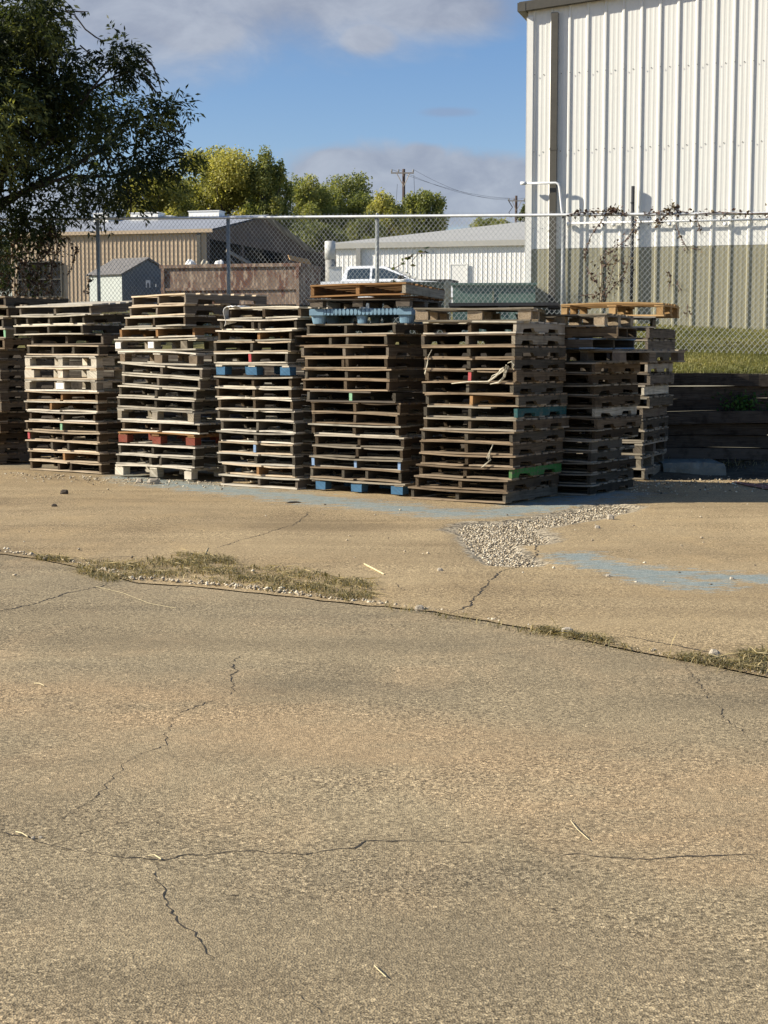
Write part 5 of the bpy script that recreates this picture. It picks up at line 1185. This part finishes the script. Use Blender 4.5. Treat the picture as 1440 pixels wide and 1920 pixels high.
# ------------------------------------------------------------------ trees
def limb(mb, a, b, r0, r1, r, wob=.12, n=6):
    a, b = Vector(a), Vector(b); L = (b-a).length; pts = []
    for i in range(n+1):
        t = i/n; pts.append(a.lerp(b, t)+Vector((r.uniform(-1, 1), r.uniform(-1, 1), r.uniform(-.5, .5)))*(wob*L*.25*math.sin(math.pi*t)))
    mb.tube(pts, [lerp(r0, r1, i/n) for i in range(n+1)], 7, .5); return pts
def tree(name, label, cx, top, bottom, wpx, Y, mat, n_leaf, leaf, seed, depth=None, lobes=26, rlobe=.34, group='trees beyond the yard'):
    rg = np.random.default_rng(seed); r = random.Random(seed)
    c = at(cx, (top+bottom)/2, Y); tp = at(cx, top, Y).z; bt = at(cx, bottom, Y).z; hw = 1.14*(at(cx+wpx/2, top, Y).x-c.x); hh = (tp-bt)/2; hd = depth or hw
    g = terr(c.x, Y)-.2; e = empty(name, (c.x, Y, g)); tag(e, label, 'tree', group)
    # lobes of leaves on an egg-shaped frame, uneven on purpose
    C = []; T = []; cen = []
    for i in range(lobes):
        ga = 2.39996*i+seed; uz = 1-2*(i-6+.5)/(lobes-6); uz = max(-1, min(1, uz)); u = np.array([math.cos(ga)*math.sqrt(1-uz*uz), math.sin(ga)*math.sqrt(1-uz*uz), uz])+rg.normal(0, .18, 3); u /= np.linalg.norm(u); rad = rg.uniform(.6, 1)**.6
        if i < 6: rad = .3*rg.uniform(.3, 1)
        lc = np.array([u[0]*hw*rad*.84, u[1]*hd*rad*.84, u[2]*hh*rad*.90]); lr = rlobe*rg.uniform(.6, 1.15); cen.append((lc, lr))
        m = int(3.6*n_leaf/lobes*(lr/rlobe)**2); v = rg.normal(size=(m, 3)); v /= np.linalg.norm(v, axis=1)[:, None]; q = rg.uniform(0, 1, m)**.45
        pts = lc+v*q[:, None]*np.array([hw, hd, hh])*lr*(1+rg.normal(0, .10, m))[:, None]
        C.append(pts); T.append(np.clip(rg.normal(.5+rg.normal(0, .16), .2, m), 0, 1))
    # loose twigs of leaves outside the lobes
    m = int(n_leaf*.04); v = rg.normal(size=(m, 3)); v /= np.linalg.norm(v, axis=1)[:, None]; C.append(v*np.array([hw, hd, hh])*rg.uniform(.75, 1.04, m)[:, None]*np.array([1, 1, 1])); T.append(rg.uniform(.2, 1, m))
    C = np.concatenate(C)+np.array([0, 0, (tp+bt)/2-g]); T = np.concatenate(T)
    V, Fq, t = leaves(C, leaf*.74, .55, rg, T)
    link('crown', np_mesh('crown', V, Fq, t), mat, e)
    mb = MB(); zc_ = (tp+bt)/2-g; limb(mb, (0, 0, 0), (r.uniform(-.2, .2), 0, zc_+hh*.2), .028*hh+.10, .07, r, .1)
    mb.build('trunk', M['bark'], e, smooth=True)
    for lc, lr in cen[6:6+9]:
        mb = MB(); limb(mb, (0, 0, zc_-hh*.6+r.uniform(0, hh*.5)), (lc[0], lc[1], zc_+lc[2]), .07, .02, r, .3); mb.build('limb', M['bark'], e, smooth=True)
    return e
Ly, Lg, Ld = M['leafyellow'], M['leafgreen'], M['leafdark']
tree('broadleaf_tree', 'broad yellow-green tree, the tallest behind the tan building', 425, 272, 470, 200, 100, Ly, 21000, .24, 1)
tree('broadleaf_tree', 'pale green open tree beside the big dark tree', 298, 312, 452, 130, 94, Ly, 6500, .24, 2, lobes=20)
tree('broadleaf_tree', 'dark green tree just right of the tall yellow-green tree', 505, 288, 500, 85, 98, Lg, 8500, .24, 3)
tree('broadleaf_tree', 'mid green tree right of the dark green tree, behind the skip', 567, 334, 520, 115, 106, Lg, 9500, .25, 4)
tree('broadleaf_tree', 'round green tree left of the cream building', 662, 335, 520, 150, 112, Lg, 12000, .26, 5)
tree('broadleaf_tree', 'small olive tree just left of the nearer power pole', 727, 362, 500, 80, 104, Ly, 5500, .25, 6)
tree('broadleaf_tree', 'pointed green tree just right of the nearer power pole', 792, 350, 480, 84, 116, Lg, 6500, .27, 7)
tree('broadleaf_tree', 'short green tree filling the gap left of the round green tree', 605, 348, 520, 90, 109, Lg, 8000, .25, 31)
tree('broadleaf_tree', 'dark low tree in the gap behind the skip', 585, 420, 560, 150, 88, Ld, 8500, .24, 8)
tree('round_tree', 'small distant round tree left of the farther pole', 920, 407, 450, 80, 190, Lg, 2600, .34, 9)
tree('broadleaf_tree', 'distant thin tree touching the white shed corner', 985, 372, 440, 28, 168, Ld, 900, .34, 10, lobes=12)
tree('broadleaf_tree', 'low dark tree at the left edge beyond the fence', -60, 440, 570, 170, 90, Ld, 6500, .25, 12)
tree('broadleaf_tree', 'dark tree in the gap between the far trees', 690, 400, 540, 90, 96, Ld, 4500, .25, 13)
tree('broadleaf_tree', 'deep green tree behind the tall yellow-green tree', 465, 330, 500, 120, 108, Ld, 5500, .26, 14)

# big dark ash tree at the left, hanging over the fence
def big_tree():
    rg = np.random.default_rng(21); r = random.Random(21); Y = 27.0
    base = at(-30, 560, Y); g = terr(base.x, Y)-.1; e = empty('ash_tree', (base.x, Y, g)); tag(e, 'big dark ash tree hanging over the fence at the left', 'tree')
    lob = [(-200, 150, 150), (-200, 330, 130), (-290, 240, 150), (-160, 440, 80), (-60, 470, 60)]   # (px, py, radius px)
    for px, py, rad in [(25, 60, 75), (75, 45, 45), (-60, 80, 110), (60, 140, 85), (115, 130, 48), (188, 182, 46), (225, 110, 38), (228, 85, 26), (255, 130, 24), (215, 225, 62), (270, 215, 42), (310, 210, 30), (335, 200, 14), (140, 230, 80), (60, 250, 95), (-40, 220, 110), (240, 280, 52), (300, 270, 26), (160, 310, 80), (75, 340, 90), (-30, 340, 100), (225, 330, 42), (275, 300, 30), (325, 300, 30), (355, 292, 17), (300, 325, 18), (250, 365, 26), (195, 368, 32), (130, 385, 38), (60, 400, 42), (10, 420, 60), (80, 5, 22), (60, -10, 50), (20, 40, 70), (38, 440, 18), (100, 428, 16), (-90, 420, 90), (-110, 180, 120), (-120, 60, 120), (212, 352, 30), (172, 190, 50), (110, 175, 60)]:
        lob.append((px, py, rad))
    ax = []; C = []; T = []
    for px, py, rad in lob:
        rm = rad/2880*Y; cc = np.array(at(px, py, Y)); off = rg.uniform(-1.7, 1.7) if rad > 40 else rg.uniform(-.5, .3); cc[1] += off
        cc[0] *= (Y+off)/Y; cc[2] = CAM_H+(cc[2]-CAM_H)*(Y+off)/Y
        ns = int(8+(460 if px < 150 and py < 330 else (420 if py < 300 else 260) if rad < 43 else (330 if py < 300 else 170) if px < 170 else 150)*rm*rm); tone = rg.normal(.38, .2)
        for _ in range(ns):
            v = rg.normal(size=3); v /= np.linalg.norm(v); q = rg.uniform(.0, 1)**.5
            p = cc+v*q*rm*np.array([1, 1.1, 1])*rg.uniform(.8, 1.15)
            # a compound leaf: a drooping stalk with pairs of narrow leaflets
            d = v*np.array([1, 1, .5])+rg.normal(size=3)*.5; d[2] -= .45; d /= np.linalg.norm(d); s = np.cross(d, rg.normal(size=3)+np.array([0, 0, 1.5])); s /= np.linalg.norm(s)+1e-9
            Lr = rg.uniform(.20, .34); np_ = 4; tt = np.clip(rg.normal(tone, .16), 0, 1)
            for i in range(np_):
                f = (i+.7)/(np_+.3); dd = d+np.array([0, 0, -.35*f]); b = p+dd*Lr*f
                for sg in (-1, 1):
                    C.append(b); l = s*sg+d*.75+np.array([0, 0, -.25])+rg.normal(size=3)*.12; ax.append(l); T.append(min(1, max(0, tt+rg.normal(0, .12))))
            C.append(p+d*Lr); ax.append(d+np.array([0, 0, -.5])); T.append(tt)
    V, Fq, t = leaves(np.array(C), .125, .31, rg, np.array(T), .6, .3, np.array(ax))
    o = link('crown', np_mesh('crown', V, Fq, t), M['leafbig'], e); o.location = -e.location
    def part(name, pts, r0, r1, wob=.12):
        mb = MB(); q = None
        for a, b in zip(pts, pts[1:]):
            i = pts.index(a); n = len(pts)-1; q = limb(mb, a, b, lerp(r0, r1, i/n), lerp(r0, r1, (i+1)/n), r, wob)
        o = mb.build(name, M['bark'], e, smooth=True); o.location = -e.location
    part('trunk', [Vector((base.x, Y, g-.2)), at(-26, 480, Y), at(-14, 400, Y), at(15, 300, Y), at(45, 180, Y)], .085, .06)
    for pts, r0 in (([(-14, 400), (60, 350), (120, 320), (190, 280), (240, 225), (300, 215), (340, 200)], .10), ([(-10, 380), (70, 350), (130, 330), (210, 330), (280, 305), (345, 295)], .08), ([(8, 330), (60, 290), (110, 250), (170, 170), (222, 110)], .09), ([(15, 300), (10, 220), (-20, 120), (-30, 40)], .09), ([(50, 250), (75, 150), (90, 60), (95, 5)], .07), ([(-14, 400), (-40, 370), (-90, 330)], .08), ([(190, 280), (215, 330), (245, 360)], .04), ([(170, 170), (200, 150), (250, 130)], .04)):
        part('limb', [at(x, y, Y+r.uniform(-.3, .3)) for x, y in pts], r0*.55, .012)
    for pts in ([(112, 18), (140, 28), (160, 55), (180, 70), (196, 78)], [(118, 30), (132, 45), (140, 58)], [(125, 20), (150, 22), (166, 22)], [(262, 98), (285, 120), (297, 150), (303, 170)], [(270, 110), (288, 125), (292, 130)], [(262, 130), (280, 155), (292, 172), (302, 175)], [(300, 235), (310, 260), (320, 280)], [(308, 240), (322, 262), (338, 275)], [(316, 245), (335, 246), (347, 250)], [(150, 85), (165, 98), (172, 105)], [(243, 360), (240, 378), (234, 392)], [(84, 0), (86, -12)], [(245, 365), (246, 390), (244, 402)]):
        q = [at(x, y, Y-.4) for x, y in pts]; mb = MB(); mb.tube(q, [.013]*(len(q)-1)+[.006], 5, .5); o = mb.build('twig', M['bark'], e); o.location = -e.location
    C = []; ax = []
    for pts in ([(180, 70), (196, 78)], [(285, 120), (297, 150)], [(288, 165), (303, 178)], [(132, 45), (142, 60)], [(340, 248), (347, 252)], [(145, 20), (166, 22)], [(300, 170), (306, 180)]):
        a, b = at(*pts[0], Y-.4), at(*pts[1], Y-.4)
        for _ in range(7): C.append(np.array(a.lerp(b, r.random()))); ax.append([r.uniform(-.5, .5), r.uniform(-.5, .5), -.8])
    V, Fq, t = leaves(np.array(C), .10, .32, rg, None, .5, .3, np.array(ax)); o = link('twig_leaves', np_mesh('twig_leaves', V, Fq, t), M['leafbig'], e); o.location = -e.location
big_tree()

# ------------------------------------------------------------------ small loose things on the concrete
def chunk(name, px, py, dims, mat, label, cat, seed, rz=0, z=0):
    r = random.Random(seed); p = gp(px, py, z); p.z = und(p.x, p.y)+z-.005; mb = MB(); a, b, c = dims
    ring = []
    n = 8
    for zz, s in ((-.01, .9), (c*.35, 1.0), (c*.8, .85), (c, .55)):
        ring += [(a*.5*s*math.copysign(abs(math.cos(t))**.6, math.cos(t))*(1+r.uniform(-.12, .12)), b*.5*s*math.copysign(abs(math.sin(t))**.6, math.sin(t))*(1+r.uniform(-.12, .12)), zz+r.uniform(-.1, .1)*c) for t in [2*math.pi*i/n+.3 for i in range(n)]]
    mb.poly(ring, [(k*n+j, k*n+(j+1) % n, (k+1)*n+(j+1) % n, (k+1)*n+j) for k in range(3) for j in range(n)]+[tuple(3*n+j for j in range(n)), tuple(reversed(range(n)))], .5)
    return tag(mb.build(name, mat, None, p, rz), label, cat)
st = M['stone']
chunk('concrete_chunk', 288, 905, (.17, .10, .07), st, 'pale concrete chunk below the red block stack', 'rubble', 1, .3)
chunk('concrete_chunk', 262, 903, (.08, .07, .06), st, 'small pale concrete chunk left of the bigger one', 'rubble', 2)
chunk('wood_scrap', 121, 927, (.09, .06, .05), M['darkscrap'], 'small dark wood block alone on the tan concrete', 'wood scrap', 3)
chunk('wood_scrap', 551, 943, (.16, .03, .02), M['darkscrap'], 'thin dark wood scrap in front of the blue block pallets', 'wood scrap', 4, .3)
chunk('wood_scrap', 102, 951, (.06, .04, .03), M['darkscrap'], 'tiny dark scrap on the tan concrete nearest the weeds', 'wood scrap', 5)
chunk('stone', 1145, 971, (.07, .06, .05), st, 'pale stone at the tip of the gravel patch', 'stone', 6)
chunk('stone', 1120, 989, (.05, .04, .03), st, 'small pale stone right of the gravel patch', 'stone', 7)
chunk('stone', 1063, 1192, (.07, .05, .04), st, 'rounded pale stone lying in the pavement joint', 'stone', 8)
chunk('stone', 787, 1144, (.06, .04, .03), st, 'pale stone in the joint left of the diagonal crack', 'stone', 9)
chunk('stone', 825, 1073, (.04, .03, .025), st, 'tiny brown stone alone on the tan concrete', 'stone', 10)
chunk('stone', 1340, 1234, (.06, .05, .04), st, 'pale stone by the weeds at the right end of the joint', 'stone', 11)
chunk('stone', 1372, 1087, (.03, .03, .02), st, 'white pebble on the pale blue paint patch', 'stone', 12)
chunk('stone', 1140, 1082, (.035, .03, .02), st, 'white pebble at the left end of the blue paint patch', 'stone', 13)
chunk('stone', 62, 1571, (.012, .010, .007), st, 'white chip on the crack at the lower left', 'stone', 14)
chunk('stone', 76, 1570, (.013, .010, .006), st, 'cream chip beside the white one on the crack', 'stone', 15)
chunk('wood_scrap', 1037, 1698, (.007, .006, .003), M['darkscrap'], 'black speck of bark on the bare slab at the lower right', 'bark chip', 16)
chunk('wood_scrap', 440, 1672, (.024, .004, .002), M['darkscrap'], 'thin dark twig scrap right of the forked crack', 'twig', 17)
def straw(pts, w, label, mat='straw'):
    q = [gp(x, y, 0) for x, y in pts]; q = [p+Vector((0, 0, und(p.x, p.y)+w*.6+.004*math.sin(math.pi*i/(len(q)-1)))) for i, p in enumerate(q)]
    mb = MB(); mb.tube(q, w, 5, .5); return tag(mb.build('dry_straw', M[mat], None), label, 'straw')
straw([(683, 1060), (700, 1070), (720, 1080)], 0.0055, 'long pale stick at the right end of the weed strip')
straw([(278, 1603), (290, 1604), (302, 1609)], 0.0021, 'short cream straw lying across the forked crack')
straw([(1070, 1537), (1082, 1555), (1105, 1573)], 0.0013, 'curved pale straw on the slab right of centre')
straw([(702, 1805), (711, 1817), (724, 1826)], 0.0013, 'thin pale straw on the slab at bottom centre')
straw([(64, 1281), (74, 1283), (83, 1286)], 0.0020, 'pale straw on the slab at the left')
straw([(30, 1562), (42, 1567), (52, 1571)], 0.0020, 'pale straw lying in the lower left crack')
straw([(180, 1097), (230, 1110), (280, 1130), (330, 1138)], 0.0009, 'long thin pale straw below the weed strip')
straw([(390, 1028), (380, 1048), (388, 1062)], 0.0030, 'pale dry stalk sticking over the weed strip')

# ------------------------------------------------------------------ light, sky, camera
EL, AZ = R(31), R(6)                     # sun low in the left, a little on the camera's side
sun_dir = Vector((-math.cos(AZ)*math.cos(EL), -math.sin(AZ)*math.cos(EL), math.sin(EL)))
sl = bpy.data.lights.new('sun', 'SUN'); sl.energy = 5.0; sl.angle = R(.5); sl.color = (1, .93, .80)
so = bpy.data.objects.new('sun', sl); COL.objects.link(so); so.rotation_euler = sun_dir.to_track_quat('Z', 'Y').to_euler()
W_ = bpy.data.worlds.new('World'); SC.world = W_; W_.use_nodes = True
class WT(NT):
    def __init__(s): s.t = W_.node_tree; s.t.nodes.clear(); s.out = s.t.nodes.new('ShaderNodeOutputWorld')
w = WT()
sky = w.n('TexSky', sky_type='NISHITA'); sky.sun_disc = False; sky.sun_elevation = EL; sky.sun_rotation = math.atan2(sun_dir.x, sun_dir.y); sky.air_density = 1.0; sky.dust_density = .6; sky.ozone_density = 1.6; sky.altitude = 100
d = w.n('SeparateXYZ', {0: w.coord('Generated')})
yy = w.math('MAXIMUM', d.outputs[1], .06)
u = w.math('DIVIDE', d.outputs[0], yy); v = w.math('DIVIDE', d.outputs[2], yy)
uv = w.n('CombineXYZ', {0: u, 1: v, 2: 0.0}).outputs[0]
n1 = w.noise(w.mapping(uv, (7, 15, 1)), 1.0, 7, .56, .5); n2 = w.noise(w.mapping(uv, (20, 34, 1)), 1.0, 7, .6, .4)
def blob(u0, v0, su, sv):
    a = w.math('DIVIDE', w.math('SUBTRACT', u, u0), su); b = w.math('DIVIDE', w.math('SUBTRACT', v, v0), sv)
    return w.math('SUBTRACT', 1.0, w.math('SQRT', w.math('ADD', w.math('MULTIPLY', a, a), w.math('MULTIPLY', b, b))))
def U(px): return (px-720)/2880
def Vv(py): return (665-py)/2880*1.02
shape = None
for args in ((U(560), Vv(-20), .125, .052), (U(250), Vv(20), .10, .055), (U(820), Vv(50), .07, .020), (U(560), Vv(-160), .30, .055), (U(690), Vv(100), .022, .012), (U(360), Vv(80), .05, .022)):
    bb = blob(*args); shape = bb if shape is None else w.math('MAXIMUM', shape, bb)
low = None
for args in ((U(700), Vv(345), .075, .024), (U(790), Vv(312), .022, .012), (U(880), Vv(365), .065, .030), (U(960), Vv(350), .03, .018), (U(640), Vv(320), .028, .012), (U(760), Vv(400), .16, .018), (U(200), Vv(400), .12, .02)):
    bb = blob(*args); low = bb if low is None else w.math('MAXIMUM', low, bb)
top_m = w.rng(w.math('ADD', shape, w.math('ADD', w.math('MULTIPLY', w.math('SUBTRACT', n1, .5), 1.5), w.math('MULTIPLY', w.math('SUBTRACT', n2, .5), .5))), -.35, .55, 0, .92)
low_m = w.rng(w.math('ADD', low, w.math('ADD', w.math('MULTIPLY', w.math('SUBTRACT', n1, .5), 1.1), w.math('MULTIPLY', w.math('SUBTRACT', n2, .5), .9))), -.02, .40, 0, .88)
wis = w.rng(w.math('ADD', blob(U(838), Vv(231), .024, .0045), w.math('MULTIPLY', w.math('SUBTRACT', n2, .5), .8)), .0, .7, 0, .45)
front = w.rng(d.outputs[1], .05, .2)
CL = .95
cc = w.mix(w.rng(w.math('ADD', w.math('MULTIPLY', n2, .5), w.math('MULTIPLY', n1, .5)), .36, .66), (2.9*CL, 3.25*CL, 4.15*CL), (4.5*CL, 4.9*CL, 5.7*CL))
SKYK = .068
skyc = w.n('HueSaturation', {'Color': sky.outputs[0], 'Saturation': 1.25, 'Value': 1.0}).outputs[0]
skyc = w.mix(1.0, skyc, (1.12, 1.07, 1.2), 'MULTIPLY')
c = w.mix(w.math('MULTIPLY', top_m, front), skyc, cc); c = w.mix(w.math('MULTIPLY', low_m, front), c, cc); c = w.mix(w.math('MULTIPLY', wis, front), c, (2.6, 3.0, 4.2))
bg = w.n('Background'); w.put(bg.inputs['Color'], c); bg.inputs['Strength'].default_value = SKYK
w.t.links.new(bg.outputs[0], w.out.inputs[0])

cam = bpy.data.cameras.new('camera'); co = bpy.data.objects.new('camera', cam); COL.objects.link(co)
co.location = (0, 0, CAM_H); co.rotation_euler = (R(90)-PITCH, 0, 0)
cam.sensor_fit = 'VERTICAL'; cam.sensor_height = 36; cam.sensor_width = 27; cam.lens = 36*F/1920; cam.clip_end = 3000; cam.clip_start = .05
SC.camera = co
SC.render.resolution_x, SC.render.resolution_y = 768, 1024
vs_ = SC.view_settings; vs_.view_transform = 'Standard'; vs_.look = 'None'; vs_.exposure = 0.72; vs_.gamma = 1.0; vs_.use_curve_mapping = False
SC.cycles.max_bounces = 5; SC.cycles.diffuse_bounces = 2; SC.cycles.transparent_max_bounces = 8
